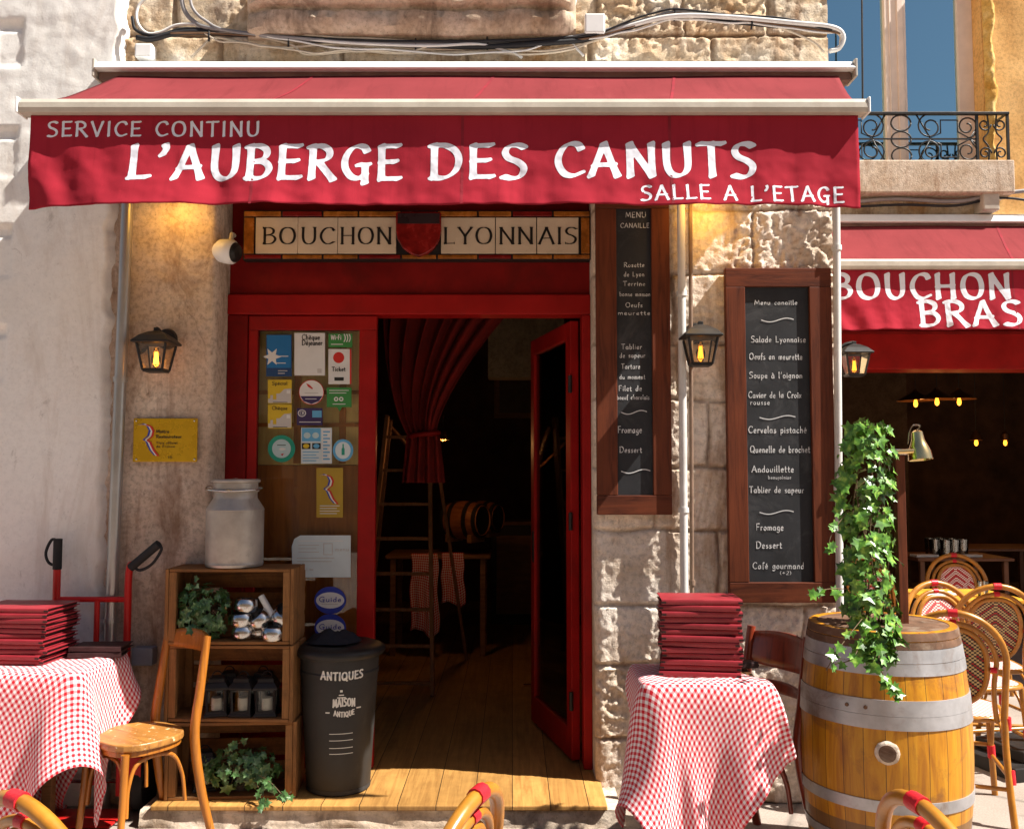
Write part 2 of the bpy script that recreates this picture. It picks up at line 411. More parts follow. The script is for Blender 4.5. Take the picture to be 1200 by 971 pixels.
def weave(name, a, b, c):
    m = NT(name); xyz = m.sep(m.vec())
    x = m.math('ABSOLUTE', xyz[0]); z = xyz[2]
    u = m.math('DIVIDE', x, .0105); v = m.math('DIVIDE', z, .0085)
    chk = m.math('MODULO', m.math('ADD', m.math('FLOOR', m.math('ADD', u, 100)), m.math('FLOOR', m.math('ADD', v, 100))), 2.0)
    chev = m.math('LESS_THAN', m.math('FRACT', m.math('DIVIDE', m.math('ADD', m.math('MULTIPLY', m.math('FLOOR', u), .0105), m.math('MULTIPLY', m.math('FLOOR', v), .0085)), .055)), .26)
    k = m.mix(chk, a, m.mix(chev, b, c))
    m.set(col=k, rough=.5, spec=.4)
    h = m.math('MULTIPLY', m.math('SINE', m.math('MULTIPLY', u, 6.2832)), m.math('SINE', m.math('MULTIPLY', v, 6.2832)))
    m.bump(h, .5, .003); return m.mat
M_WEAVE = weave('cream_black_red_weave', (.03, .018, .012), (.55, .40, .19), (.34, .015, .015))
M_WEAVER = weave('red_white_weave', (.42, .02, .02), (.72, .66, .58), (.40, .015, .015))
def seatstripe():
    m = NT('red_white_seat_weave'); xyz = m.sep(m.vec())
    s_ = m.math('LESS_THAN', m.math('FRACT', m.math('DIVIDE', m.math('ADD', xyz[0], xyz[1]), .032)), .5)
    m.set(col=m.mix(s_, (.74, .70, .66), (.50, .02, .03)), rough=.5); return m.mat
M_SEATR = seatstripe()
M_RATTAN = plain('varnished_rattan', (.36, .145, .014), .33, var=.3, scale=14, bump=.12, bs=40, dirt=(.26, .10, .015), spec=.5)
M_BIND = plain('red_binding', (.52, .015, .025), .4, var=.2, bump=.3, bs=120)
def leafmat(name, a, b, edge):
    m = NT(name); oi = m.noise(m.vec(), 34, 3)
    k = m.ramp(oi, [(.30, a), (.55, b), (.72, edge)])
    m.set(col=k, rough=.38, spec=.5, sss=.0); return m.mat
M_LEAF = leafmat('ivy_leaf', (.018, .055, .007), (.09, .23, .02), (.36, .54, .08))
M_LEAFD = leafmat('dark_ivy_leaf', (.014, .045, .012), (.06, .14, .035), (.30, .44, .22))
M_STEM = plain('brown_stem', (.12, .08, .04), .8, bump=.2)
def barrel_mat():
    m = NT('varnished_oak_staves'); xyz = m.sep(m.vec())
    ang = m.math('DIVIDE', m.math('ARCTAN2', xyz[1], xyz[0]), 2 * math.pi / 26)
    wn = m.n('TexWhiteNoise', noise_dimensions='1D'); m.l(m.math('FLOOR', ang), wn.inputs['W'])
    f = m.noise(m.vec((10, 10, 1.2)), 2.2, 6, .65, .8)
    k = m.ramp(f, [(.3, (.32, .105, .006)), (.52, (.54, .225, .008)), (.75, (.66, .33, .018))])
    k = m.mix(1.0, k, m.ramp(wn.outputs[0], [(0, (.72,) * 3), (1, (1.1,) * 3)]), 'MULTIPLY')
    d = m.ramp(m.noise(m.vec((1, 1, 1)), 4.5, 6, .7, .6), [(.55, (0,) * 3), (.68, (1,) * 3)])
    k = m.mix(m.math('MULTIPLY', d, .75), k, (.20, .075, .018))
    d2 = m.ramp(m.noise(m.vec((5, 5, 1.6)), 7, 6, .75, .4), [(.60, (0,) * 3), (.70, (1,) * 3)])
    k = m.mix(m.math('MULTIPLY', d2, .22), k, (.62, .42, .16))
    band = m.math('MULTIPLY', m.math('LESS_THAN', xyz[2], .245), m.math('GREATER_THAN', xyz[2], .19))
    k = m.mix(m.math('MULTIPLY', band, .75), k, (.10, .055, .03))
    gap = m.math('LESS_THAN', m.math('FRACT', ang), .03)
    k = m.mix(gap, k, (.06, .025, .006))
    m.set(col=k, rough=.42, spec=.45); m.bump(m.math('SUBTRACT', f, gap), .2, .004); return m.mat
M_BARREL = barrel_mat()
def flat(name, c, rough=.5): return plain(name, c, rough, var=.06, bump=0)
# ------------------------------------------------------------------ lettering: strokes drawn with a broad nib
# each glyph: width, strokes; 'c' first = curved; o = closed curve
def G(wd, *st): return wd, st
UP = {
 'A': G(8, [(0,0),(3.9,10)], [(3.9,10),(7.6,0)], [(1.2,3.4),(6.6,3.6)]),
 'B': G(7, [(1,0),(1,10)], ['c',(.2,9.8),(3.5,10),(5.6,8.6),(5,6.3),(1.3,5.2)], ['c',(1.3,5.2),(5,5.1),(6.6,3),(5.2,.6),(2.5,0),(.4,.3)]),
 'C': G(7.6, ['c',(7.2,8.3),(6.4,9.6),(4.6,10),(2.4,9),(.8,6.2),(.8,3.4),(2.4,.7),(4.6,0),(7.2,1.1)]),
 'D': G(8.2, [(1,0),(1,10)], ['c',(.2,9.8),(4,9.9),(6.8,8),(7.6,5),(6.4,1.8),(3.6,0),(.4,.2)]),
 'E': G(6.4, [(1,0),(1,10)], [(1,9.8),(5.8,10)], [(1,5.2),(5,5.4)], [(1,.2),(6,.3)]),
 'F': G(6, [(1,0),(1,10)], [(1,9.8),(5.6,10)], [(1,5.2),(4.8,5.3)]),
 'G': G(8, ['c',(7,8.4),(6.2,9.6),(4.4,10),(2.2,8.8),(.8,6),(1,3),(2.8,.5),(5,.2),(6.6,1.4)], [(6.6,4.3),(6.6,-1.2)], [(4.8,4.3),(7.4,4.4)]),
 'H': G(8, [(1,0),(1,10)], [(7,0),(7,10)], [(1,5),(7,5.2)]),
 'I': G(2.4, [(1.2,0),(1.2,10)]),
 'J': G(4.5, ['c',(3.5,10),(3.5,2),(2.4,-.4),(.4,0)]),
 'K': G(7, [(1,0),(1,10)], [(6,10),(1.2,5)], [(2.4,5.8),(6.8,0)]),
 'L': G(6, [(1,10),(1,.2)], [(.4,.2),(5.6,.4)]),
 'M': G(9.6, [(.6,0),(1.6,10)], [(1.6,10),(4.8,2)], [(4.8,2),(8,10)], [(8,10),(9,0)]),
 'N': G(8.2, [(1,0),(1,10)], [(1,9.8),(7,.4)], [(7.2,0),(7.2,10)]),
 'O': G(9, ['o',(4.5,10),(1.8,8.8),(.7,5),(1.8,1.2),(4.5,0),(7.2,1.2),(8.3,5),(7.2,8.8)]),
 'P': G(6.4, [(1,0),(1,10)], ['c',(.2,9.8),(3.6,10),(5.8,8.2),(5.2,5.8),(1.2,4.8)]),
 'Q': G(9, ['o',(4.5,10),(1.8,8.8),(.7,5),(1.8,1.2),(4.5,0),(7.2,1.2),(8.3,5),(7.2,8.8)], [(5,2),(8.4,-1)]),
 'R': G(7.4, [(1,0),(1,10)], ['c',(.2,9.8),(3.6,10),(5.8,8.4),(5.2,6),(1.3,5)], [(2.8,5.2),(7.2,-.4)]),
 'S': G(6.6, ['c',(6,9.3),(4.4,10),(2,9.6),(.9,7.9),(1.8,6.1),(4.4,4.9),(5.9,3.2),(5.1,.9),(2.8,0),(.4,.4)]),
 'T': G(7.2, [(.2,9.8),(7,10)], [(3.6,10),(3.6,0)]),
 'U': G(8, ['c',(1,10),(1,3.6),(2,.8),(4,0),(6,.9),(7,3.4),(7,10)]),
 'V': G(7.6, [(.4,10),(3.8,0)], [(3.8,0),(7.2,10)]),
 'W': G(11, [(.4,10),(2.8,0)], [(2.8,0),(5.4,9)], [(5.4,9),(8,0)], [(8,0),(10.6,10)]),
 'X': G(7.4, [(.4,10),(7,0)], [(7,10),(.4,0)]),
 'Y': G(7.4, [(.4,10),(3.7,4.8)], [(7,10),(3.7,4.8)], [(3.7,4.8),(3.7,0)]),
 'Z': G(7, [(.6,9.8),(6.4,10)], [(6.4,9.8),(.6,.3)], [(.6,.2),(6.6,.3)]),
 "'": G(2.6, ['c',(1.6,10.2),(1.9,9),(.8,7.2)]), '-': G(4, [(.5,4.6),(3.5,4.6)]), ' ': G(4.6), '.': G(2, [(1,0),(1,.9)]),
 '+': G(6, [(.5,5),(5.5,5)], [(3,2.5),(3,7.5)]), '(': G(3, ['c',(2.4,10.5),(.8,7),(.8,3),(2.4,-.5)]), ')': G(3, ['c',(.6,10.5),(2.2,7),(2.2,3),(.6,-.5)]),
 '2': G(6, ['c',(.8,8),(2.4,10),(5,9),(4.8,6),(.8,.3)], [(.8,.2),(5.6,.2)]), '1': G(3.4, [(.4,8),(2,10)], [(2,10),(2,0)]),
 '5': G(6, [(5,10),(1.2,10)], ['c',(1.2,10),(1,6),(4,6),(5.4,3.6),(3.8,.4),(.6,.4)]), '0': G(6.4, ['o',(3.2,10),(.9,7),(.9,3),(3.2,0),(5.5,3),(5.5,7)]),
}
LOW = {
 'a': G(5.4, ['o',(2.4,5.2),(.7,3.8),(.7,1.3),(2.2,0),(4,1.4),(4,4)], [(4.3,5.2),(4.5,0)]),
 'b': G(5.2, [(.9,10),(.9,0)], ['c',(.9,3.6),(2.8,5.2),(4.5,3.2),(3.9,.6),(2.2,0),(.9,.8)]),
 'c': G(4.6, ['c',(4.1,4.4),(2.6,5.2),(.9,3.6),(.9,1.4),(2.4,0),(4.2,.8)]),
 'd': G(5.4, [(4.4,10),(4.4,0)], ['c',(4.4,4),(2.6,5.2),(.8,3.4),(1,.8),(2.6,0),(4.4,1)]),
 'e': G(4.8, ['c',(.9,2.6),(4,3),(3.6,4.9),(2.2,5.2),(.8,3.4),(1,1),(2.6,0),(4.3,.8)]),
 'f': G(3.6, ['c',(3.6,9.4),(2.3,9.8),(1.7,8),(1.6,-1)], [(.3,5),(3.2,5.1)]),
 'g': G(5.2, ['c',(4.2,4.6),(2.4,5.2),(.8,3.2),(1.6,.6),(4,1.2)], ['c',(4.2,5.2),(4.3,-1.6),(2.6,-3.2),(.6,-2.4)]),
 'h': G(5.2, [(.9,10),(.9,0)], ['c',(.9,3.4),(2.8,5.2),(4.2,3.8),(4.2,0)]),
 'i': G(2, [(1,5.2),(1,0)], [(1,7),(1,7.8)]), 'j': G(2.6, ['c',(1.8,5.2),(1.8,-2),(.2,-3)]),
 'k': G(5, [(.9,10),(.9,0)], [(4,5.2),(1,2.4)], [(1.8,3.2),(4.4,0)]),
 'l': G(2.2, ['c',(1,10),(1,1),(2,0)]),
 'm': G(7.8, [(.9,5.2),(.9,0)], ['c',(.9,3.6),(2.4,5.2),(3.8,4),(3.9,0)], ['c',(3.9,3.6),(5.4,5.2),(6.8,4),(6.9,0)]),
 'n': G(5.2, [(.9,5.2),(.9,0)], ['c',(.9,3.4),(2.8,5.2),(4.2,3.8),(4.2,0)]),
 'o': G(5.2, ['o',(2.6,5.2),(.9,3.9),(.9,1.3),(2.6,0),(4.3,1.3),(4.3,3.9)]),
 'p': G(5.2, [(.9,5.2),(.9,-3.4)], ['c',(.9,3.8),(2.8,5.2),(4.5,3.2),(3.8,.5),(2.2,0),(.9,.8)]),
 'q': G(5.4, [(4.4,5.2),(4.4,-3.4)], ['c',(4.4,4),(2.6,5.2),(.8,3.4),(1,.8),(2.6,0),(4.4,1)]),
 'r': G(3.8, [(.9,5.2),(.9,0)], ['c',(.9,3.2),(2,5),(3.6,4.8)]),
 's': G(4.2, ['c',(3.6,4.6),(2.2,5.2),(.9,4.2),(1.8,2.9),(3.5,1.6),(2.6,.1),(.5,.4)]),
 't': G(3.6, ['c',(1.6,8.4),(1.6,1),(2.8,0),(3.5,.5)], [(.3,5.2),(3.3,5.3)]),
 'u': G(5.2, ['c',(.9,5.2),(1,1.2),(2.4,0),(4.2,1.6)], [(4.3,5.2),(4.4,0)]),
 'v': G(4.8, [(.5,5.2),(2.4,0)], [(2.4,0),(4.3,5.2)]), 'x': G(4.8, [(.5,5.2),(4.3,0)], [(4.3,5.2),(.5,0)]),
 'w': G(7, [(.5,5.2),(2,0)], [(2,0),(3.5,4.6)], [(3.5,4.6),(5,0)], [(5,0),(6.5,5.2)]),
 'y': G(4.8, [(.5,5.2),(2.5,.2)], [(4.4,5.2),(1.2,-3.2)]), 'z': G(4.6, [(.6,5),(4,5)], [(4,5),(.6,.2)], [(.6,.1),(4.2,.1)]),
}
ACC = {'é': ('e', [(2,6.6),(3.4,8.2)]), 'è': ('e', [(3.2,6.6),(1.8,8.2)]), 'à': ('a', [(3.2,6.6),(1.8,8.2)]), 'ç': ('c', [(2.6,-.2),(2.2,-1.6)]), 'û': ('u', [(1.4,6.6),(2.6,8)]), 'î': ('i', [(.2,6.4),(1,7.8)])}
def glyph(ch):
    if ch in UP: return UP[ch]
    if ch in LOW: return LOW[ch]
    if ch in ACC:
        w_, st = LOW[ACC[ch][0]]; return w_, tuple(st) + (ACC[ch][1],)
    return UP[' ']
def strokes(text, gap=1.1):
    x = 0; out = []
    for ch in text:
        w_, st = glyph(ch)
        for s_ in st:
            if s_[0] in ('c', 'o'):
                pts = [(p.x, p.y) for p in cr([(a, b, 0) for a, b in s_[1:]], 5, s_[0] == 'o')]
                out.append(([(a + x, b) for a, b in pts], s_[0] == 'o'))
            else: out.append(([(a + x, b) for a, b in s_], False))
        x += w_ + gap
    return out, x - gap
def lettering(mb, text, x0, x1, zb, h, surf, wt=.13, lo=.45, nib=25, gap=1.1, mi=0, serif=False, tilt=0.0, lift=.0006, step=None, jit=0):
    """surf(x, z, d) -> point d in front of the surface; text runs from x0 to x1, baseline zb, cap height h"""
    st, W = strokes(text, gap); sx = (x1 - x0) / W; sz = h / 10.0
    for n_, (pts, closed) in enumerate(st):
        q = [Vector((x0 + a * sx, zb + b * sz + tilt * a * sx, 0)) for a, b in pts]
        if step:
            r = []
            for i in range(len(q) - 1):
                k = max(1, int((q[i + 1] - q[i]).length / step))
                r += [q[i].lerp(q[i + 1], j / k) for j in range(k)]
            q = r + [q[-1]]
        if closed: q.append(q[0])
        k = len(q); vs_ = []
        for i in range(k):
            if closed: t = q[(i + 1) % (k - 1)] - q[(i - 1) % (k - 1)]
            else: t = q[min(i + 1, k - 1)] - q[max(i - 1, 0)]
            if t.length < 1e-9: t = Vector((1, 0, 0))
            t.normalize(); ang = math.atan2(t.y, t.x)
            wd = wt * h * (lo + (1 - lo) * abs(math.sin(ang - R(nib)))) * .5
            if jit: wd *= 1 + jit * nz(q[i].x * 90, q[i].y * 90)
            if not closed and i in (0, k - 1) and not serif and not jit: wd *= 1.12
            nrm = Vector((-t.y, t.x, 0)) * wd
            d = .0015 + lift * (n_ % 6)
            ext = Vector((0, 0, 0))
            if not closed and i == 0: ext = -t * wd * .5
            if not closed and i == k - 1: ext = t * wd * .5
            vs_ += [surf(*((q[i] + nrm + ext).xy), d), surf(*((q[i] - nrm + ext).xy), d)]
        mb.add(vs_, [(2 * i, 2 * i + 1, 2 * i + 3, 2 * i + 2) for i in range(k - 1)], mi)
        if serif and not closed:
            for e, o_ in ((q[0], q[1]), (q[-1], q[-2])):
                t = (e - o_).normalized()
                if abs(t.y) < .35: t2 = Vector((0, 1, 0)); L = .07
                else: t2 = Vector((1, 0, 0)); L = .11
                a = t2 * L * h; b = Vector((-t2.y, t2.x, 0)) * h * .022
                d = .0015 + lift * 7
                mb.add([surf(*(e + a + b).xy, d), surf(*(e - a + b).xy, d), surf(*(e - a - b).xy, d), surf(*(e + a - b).xy, d)], [(0, 1, 2, 3)], mi)
def paint(mb, text, x0, x1, zb, h, surf, wt=.24, lo=.45, nib=25, gap=1.5, tilt=0.0, cell=None, d=.0014, flare=.18, mi=0, p_=4.0):
    """broad nib lettering as one clean sheet: outline of the swept nib found on a fine grid"""
    st, W = strokes(text, gap); sx = (x1 - x0) / W; sz = h / 10.0; cell = cell or h / 32
    ca, sa = math.cos(R(nib)), math.sin(R(nib)); ra, rb_ = wt * h / 2, wt * h * lo / 2; pad = wt * h * .75
    nx, nz_ = int((x1 - x0 + 2 * pad) / cell) + 2, int((h * 1.35 + 2 * pad) / cell) + 2
    ox, oz = x0 - pad, zb - h * .17 - pad
    F_ = np.full((nz_, nx), 9.0)
    gx, gz = ox + np.arange(nx) * cell, oz + np.arange(nz_) * cell
    for pts, closed in st:
        q = [(x0 + a * sx, zb + b * sz) for a, b in pts]
        if closed: q.append(q[0])
        L = [0]
        for i in range(len(q) - 1): L.append(L[-1] + math.hypot(q[i + 1][0] - q[i][0], q[i + 1][1] - q[i][1]))
        n = max(2, int(L[-1] / (cell * .28)))
        for k in range(n + 1):
            s_ = L[-1] * k / n; i = 0
            while i < len(L) - 2 and L[i + 1] < s_: i += 1
            f = (s_ - L[i]) / max(1e-9, L[i + 1] - L[i]); px_, pz_ = q[i][0] + (q[i + 1][0] - q[i][0]) * f, q[i][1] + (q[i + 1][1] - q[i][1]) * f
            w_ = 1 if closed else 1 + flare * abs(2 * k / n - 1) ** 4 - flare * .3
            i0, i1 = max(0, int((px_ - pad - ox) / cell)), min(nx, int((px_ + pad - ox) / cell) + 2); j0, j1 = max(0, int((pz_ - pad - oz) / cell)), min(nz_, int((pz_ + pad - oz) / cell) + 2)
            dx, dz = gx[None, i0:i1] - px_, gz[j0:j1, None] - pz_ - tilt * (px_ - x0)
            u, v = (dx * ca + dz * sa) / (ra * w_), (-dx * sa + dz * ca) / (rb_ * w_)
            F_[j0:j1, i0:i1] = np.minimum(F_[j0:j1, i0:i1], (np.abs(u) ** p_ + np.abs(v) ** p_) ** (1 / p_))
    ins = F_ < 1; vid = {}
    def V(key, x, z):
        if key not in vid: vid[key] = len(mb.v); mb.v.append(surf(x, z, d))
        return vid[key]
    def edge(j, i, j2, i2):
        a, b = F_[j, i], F_[j2, i2]; t = (1 - a) / (b - a); t = min(.98, max(.02, t))
        return V((min((j, i), (j2, i2)), max((j, i), (j2, i2))), ox + (i + (i2 - i) * t) * cell, oz + (j + (j2 - j) * t) * cell)
    any_ = ins[:-1, :-1] | ins[1:, :-1] | ins[:-1, 1:] | ins[1:, 1:]
    for j, i in zip(*np.nonzero(any_)):
        cs = [(j, i), (j, i + 1), (j + 1, i + 1), (j + 1, i)]; poly = []
        for k in range(4):
            c0, c1 = cs[k], cs[(k + 1) % 4]
            if ins[c0]: poly.append(V(c0, ox + c0[1] * cell, oz + c0[0] * cell))
            if ins[c0] != ins[c1]: poly.append(edge(*c0, *c1))
        if len(poly) >= 3: mb.f.append(poly); mb.m.append(mi)
def flat_surf(Y): return lambda x, z, d: Vector((x, Y - d, z))
def natw(text, h, gap=1.1): return strokes(text, gap)[1] * h / 10.0

# ------------------------------------------------------------------ setting: pavement and the two buildings
g = MB(); g.add([(-60, -60, 0), (60, -60, 0), (60, 60, 0), (-60, 60, 0)], [(0, 1, 2, 3)])
tag(g.build('pavement', M_GROUND), kind='structure')

def edge_x(z):
    z1, z2, z3 = Z(700, 0), Z(250, 0), Z(0, 0)
    x1, x2, x3 = X(124, 700, 0), X(137, 250, 0), X(151, 0, 0)
    x = x1 + (x2 - x1) * (z - z1) / (z2 - z1) if z < z2 else x2 + (x3 - x2) * (z - z2) / (z3 - z2)
    return x
MORT = [(P(a, d, 0).x, P(c, d, 0).x, P(a, d, 0).z, P(a, b, 0).z) for a, b, c, d in ((2, 30, 28, 80), (-14, 154, 21, 208), (-30, 268, 14, 325), (-22, 385, 8, 445))]
nb = thing('plastered_building', 'cream plastered neighbouring house wall left of the restaurant', 'building', (-3.0, -.03, 0))
m = MB()
def fn(u, v):
    z = v * 4.6; x1 = edge_x(z) + .022 * fb(0, z * 9, 3, 3) ; x = -4.4 + u * (x1 + 4.4)
    y = -.035 + .007 * fb(x * 1.4, z * 1.4, 1, 2) + .0022 * fb(x * 14, z * 14, 2, 3)
    if z > Z(245, 0): y += .0028 * fb(x * 9, z * 9, 5, 4)
    for (mx0, mx1, mz0, mz1) in MORT:
        k = min(x - mx0, mx1 - x, z - mz0, mz1 - z)
        if k > -.012: y += .020 * min(1, (k + .012) / .012) * (1 if z > mz1 - .045 else .35)
    if u > .985: y += .04 * (u - .985) / .015
    return Vector((x, y, z))
m.relief(fn, 200, 330, (0, .2, 0)); m.build('wall', M_PLASTER_L, nb, True, 60)
m = MB(); m.bx(-9, -4.4, -.03, .3, 0, 8); m.bx(-4.4, -1.95, -.02, .3, 4.6, 8); m.build('wall', M_PLASTER_L, nb, True)
rb = thing('restaurant_building', 'old stone restaurant facade with a red framed doorway', 'building', (0, 0, 0))
XL, XR = X(250, 500, 0), X(697, 600, 0)          # sides of the shop opening
XC = X(979, 450, 0)                              # right corner of the house
XA = edge_x(1.5) - .05
m = MB()
def fn(u, v):                                    # left pillar, cement rendered
    z = v * 3.35; x = XA + u * (XL - XA)
    y = .010 * fb(x * 3, z * 3, 7, 4) + .005 * fb(x * 16, z * 16, 9, 3)
    if u > .96: y += .03 * ((u - .96) / .04) ** 2
    return Vector((x, y, z))
m.relief(fn, 44, 230, (0, .30, 0)); m.build('left_pillar', M_PILLAR, rb, True, 60)

def blocks(x, z, rows, seed):                    # distance to the joint of a coursed wall and the stone's own number
    acc = 0
    for i, h in enumerate(rows):
        if z < acc + h or i == len(rows) - 1: break
        acc += h
    rz_ = min(z - acc, acc + h - z)
    L = .42 + .25 * ((i * 37 + seed) % 5) / 4; xo = (i * .23 + seed * .11)
    k = math.floor((x + xo) / L); fx = (x + xo) - k * L
    rx = min(fx, L - fx)
    return min(rz_, rx), i * 31 + k * 7 + seed
ROWS = [.30, .34, .28, .36, .30, .33, .27, .35, .31, .3, .4, .4]
m = MB(); m.at = {'joint': [], 'tone': []}
def fn(u, v):                                    # right pillar, rough blocks
    z = v * 3.35; x = XR + u * (XC - XR)
    j, k = blocks(x + .02 * nz(x * 5, z * 5), z + .02 * nz(x * 5, z * 5, 4), ROWS, 3)
    rough = .35 + .65 * abs(nz(k * 1.7, 3.3))
    if z > Z(315, 0) and x > X(858, 300, 0): rough = 1.15
    if z < Z(740, 0): rough *= 1.3
    y = .013 * fb(x * 7, z * 7, k * .0, 5) * rough + .014 * fb(x * 34, z * 34, 2, 4) * rough
    jw = 1 - min(1, j / .013); y += .020 * jw ** .7 + .012 * nz(k * 3.1, 1.1)
    m.at['joint'].append(min(1, jw * 1.6) * (.45 + .55 * min(1, max(0, .5 + 2 * nz(x * 4, z * 4, 6))))); m.at['tone'].append(.5 + .5 * nz(k * 5.7, 9.1))
    if u < .03: y += .025 * (1 - u / .03) ** 2
    return Vector((x, y, z))
m.relief(fn, 130, 360, (0, .32, 0)); m.build('right_pillar', M_STONE, rb, True, 60)
m = MB()
UZ = 3.25
m.at = {'joint': [], 'tone': []}
def fn(u, v):                                    # wall over the awning
    z = UZ + v * 1.35; x = -1.96 + u * (XC + 1.96)
    j, k = blocks(x + .03 * nz(x * 3, z * 3), z - UZ, [.17, .30, .34, .34, .34], 11)
    rough = .4 + 1.1 * abs(nz(k * 2.3, 7.7))
    y = .018 * fb(x * 6, z * 6, 1, 5) * rough + .016 * fb(x * 30, z * 30, 5, 4) * rough * (nz(x * 2.2, z * 2.2, 8) > -.15) + .020 * (1 - min(1, j / .016)) ** .7 + .014 * nz(k * 3.3, 2.1)
    m.at['joint'].append(min(1, 1.6 * (1 - min(1, j / .016)))); m.at['tone'].append(.5 + .6 * nz(k * 5.1, 4.4))
    return Vector((x, y, z))
m.relief(fn, 330, 125, (0, .3, 0)); m.build('upper_wall', M_STONE_UP, rb, True, 60)
m = MB(); m.bx(-1.96, XC, .0, .3, 4.6, 8); m.build('upper_wall', M_STONE_UP, rb, True)
# moulded window sill over the awning
z0, z1, z2 = Z(40, -.1), Z(12, -.1), Z(-14, -.1); xa, xb = X(286, 25, -.1), X(676, 25, -.1)
prof = [(0, z0), (-.06, z0 + .005), (-.10, z0 + .03), (-.118, z0 + .07), (-.112, z1 - .01), (-.09, z1), (-.09, z1 + .012), (-.14, z1 + .03), (-.15, z2), (0, z2)]
n_ = 130; m = MB(); vs_ = []
for i in range(n_ + 1):
    x = xa + (xb - xa) * i / n_; k = min(1, min(i, n_ - i) / 5) ** .5
    for y, z in prof:
        vs_.append((x, y * (.35 + .65 * k) + .016 * fb(x * 8, z * 8, y * 8, 4) + .012 * min(0, nz(x * 22, z * 22)), z + .010 * fb(x * 7, 4, z, 3)))
q = len(prof)
m.add(vs_, [(i * q + j, (i + 1) * q + j, (i + 1) * q + (j + 1) % q, i * q + (j + 1) % q) for i in range(n_) for j in range(q)] + [tuple(range(q)), tuple(n_ * q + j for j in range(q))[::-1]])
m.build('window_sill', M_SILL, rb, True, 50)
# corner side wall running back along the terrace
m = MB(); SX = lambda Y: XC + (2.25 - XC) * Y / 2.6
m.add([(XC - .02, .03, 0), (2.25, 2.6, 0), (2.25, 2.6, 8), (XC - .02, .03, 8), (XC - .3, .1, 0), (XC - .3, 2.6, 0), (XC - .3, 2.6, 8), (XC - .3, .1, 8)],
      [(0, 1, 2, 3), (4, 7, 6, 5), (0, 4, 5, 1), (3, 2, 6, 7), (0, 3, 7, 4), (1, 5, 6, 2)])
m.build('side_wall', M_STONE, rb, True)
# red joinery of the shopfront
YF = .22
zt = Z(370, YF); zh = Z(300, YF); FZ = .1
xj0, xj1, xm1, xd1 = XL + .0, X(288, 600, YF), X(440, 600, YF), X(682, 600, YF)
def beamobj(name, x0, x1, y0, y1, z0, z1, mat, par=rb, bev=.006): 
    b = MB(); b.bx(x0, x1, y0, y1, z0, z1); return b.build(name, mat, par, True, bev=bev)
fr = beamobj('door_frame', xd1, XR + .0, YF - .04, YF + .10, 0.1, zt, M_RED)
beamobj('door_frame', xj0, xj1, YF - .03, YF + .10, .1, zt, M_DRED)
beamobj('transom', xj0, XR, YF - .035, YF + .1, zt + .002, zt + .105, M_RED)
beamobj('transom_panel', xj0, XR, YF + .0, YF + .1, zt + .105, zh + .03, M_DRED, bev=.004)
beamobj('transom', xj0, XR, YF - .02, YF + .09, zh + .03, zh + .06, M_DRED)
beamobj('lintel_board', xj0, XR, YF + .02, YF + .1, zh + .062, 3.4, M_DRED)
# fixed glazed leaf
a, b = P(303, 387, YF), P(418, 745, YF)
lf = MB(); lf.bx(xj1 + .003, xm1, YF - .015, YF + .035, a.z, zt - .002); lf.bx(xj1 + .003, a.x, YF - .015, YF + .035, .1, a.z); lf.bx(b.x, xm1, YF - .015, YF + .035, .1, a.z); lf.bx(a.x, b.x, YF - .015, YF + .035, .1, b.z - .1)
leaf = lf.build('fixed_door', M_RED, rb, True, bev=.004)
pm = MB(); pm.bx(a.x, b.x, YF + .004, YF + .010, b.z - .1, a.z); pm.build('pane', M_GLASS, leaf, True)
LA, LB = a, b
# open leaf, turned inwards
ow, oh, ot = .80, zt - FZ - .03, .045
hx, hy = X(679, 600, YF + .06), YF + .07
ux = Vector((-.235, .972, 0)).normalized(); uy = Vector((0, 0, 1)).cross(ux)
MO = Matrix((( ux.x, uy.x, 0, hx), (ux.y, uy.y, 0, hy), (0, 0, 1, FZ + .015), (0, 0, 0, 1)))
o_ = MB(); o_.bx(0, .085, 0, ot, 0, oh); o_.bx(ow - .07, ow, 0, ot, 0, oh); o_.bx(.085, ow - .07, 0, ot, oh - .09, oh); o_.bx(.085, ow - .07, 0, ot, 0, .15)
ol = o_.xf(MO).build('open_door', M_RED, rb, True, bev=.004)
o_ = MB(); o_.bx(.085, ow - .07, ot * .45, ot * .6, .15, oh - .09); o_.xf(MO).build('pane', M_GLASS, ol, True)
for zz in (.25, 1.15, 1.85):
    o_ = MB(); o_.tube([(-.008, ot + .004, zz), (-.008, ot + .004, zz + .09)], .011, 10); o_.xf(MO).build('hinge', M_BLACK, ol, True, 40)
o_ = MB(); o_.bx(ow - .07, ow - .04, ot, ot + .005, .92, 1.10); o_.xf(MO).build('lock_plate', M_BLACK, ol, True)
# floor and dark room behind
ds = MB(); xs0 = X(176, 950, -.31)
ds.bx(xs0, X(712, 943, -.31), -.315, .1, .076, .1); 
doorstep = tag(ds.build('wooden_doorstep', M_FLOOR, bev=.006), 'worn wooden board platform laid across the doorway threshold', 'doorstep')
ds = MB()
def fn(u, v):
    x = xs0 - .05 + u * (X(716, 943, -.31) - xs0 + .1); z = v * .075
    return Vector((x, -.296 + .012 * fb(x * 6, z * 30, 3, 4) - .012 * (1 - v), z))
ds.relief(fn, 160, 5, (0, .35, 0)); tag(ds.build('stone_kerb', M_SILL, smooth=60), 'rough grey stone kerb under the wooden doorstep', 'kerb')
fl = MB(); fl.bx(-1.8, 1.42, .1, 6.2, .04, .098); tag(fl.build('floor', M_FLOOR), kind='structure')
iw = MB(); iw.bx(-1.9, -1.8, .32, 6.2, 0, 3.4); iw.build('interior_wall', M_DARK, rb, True)
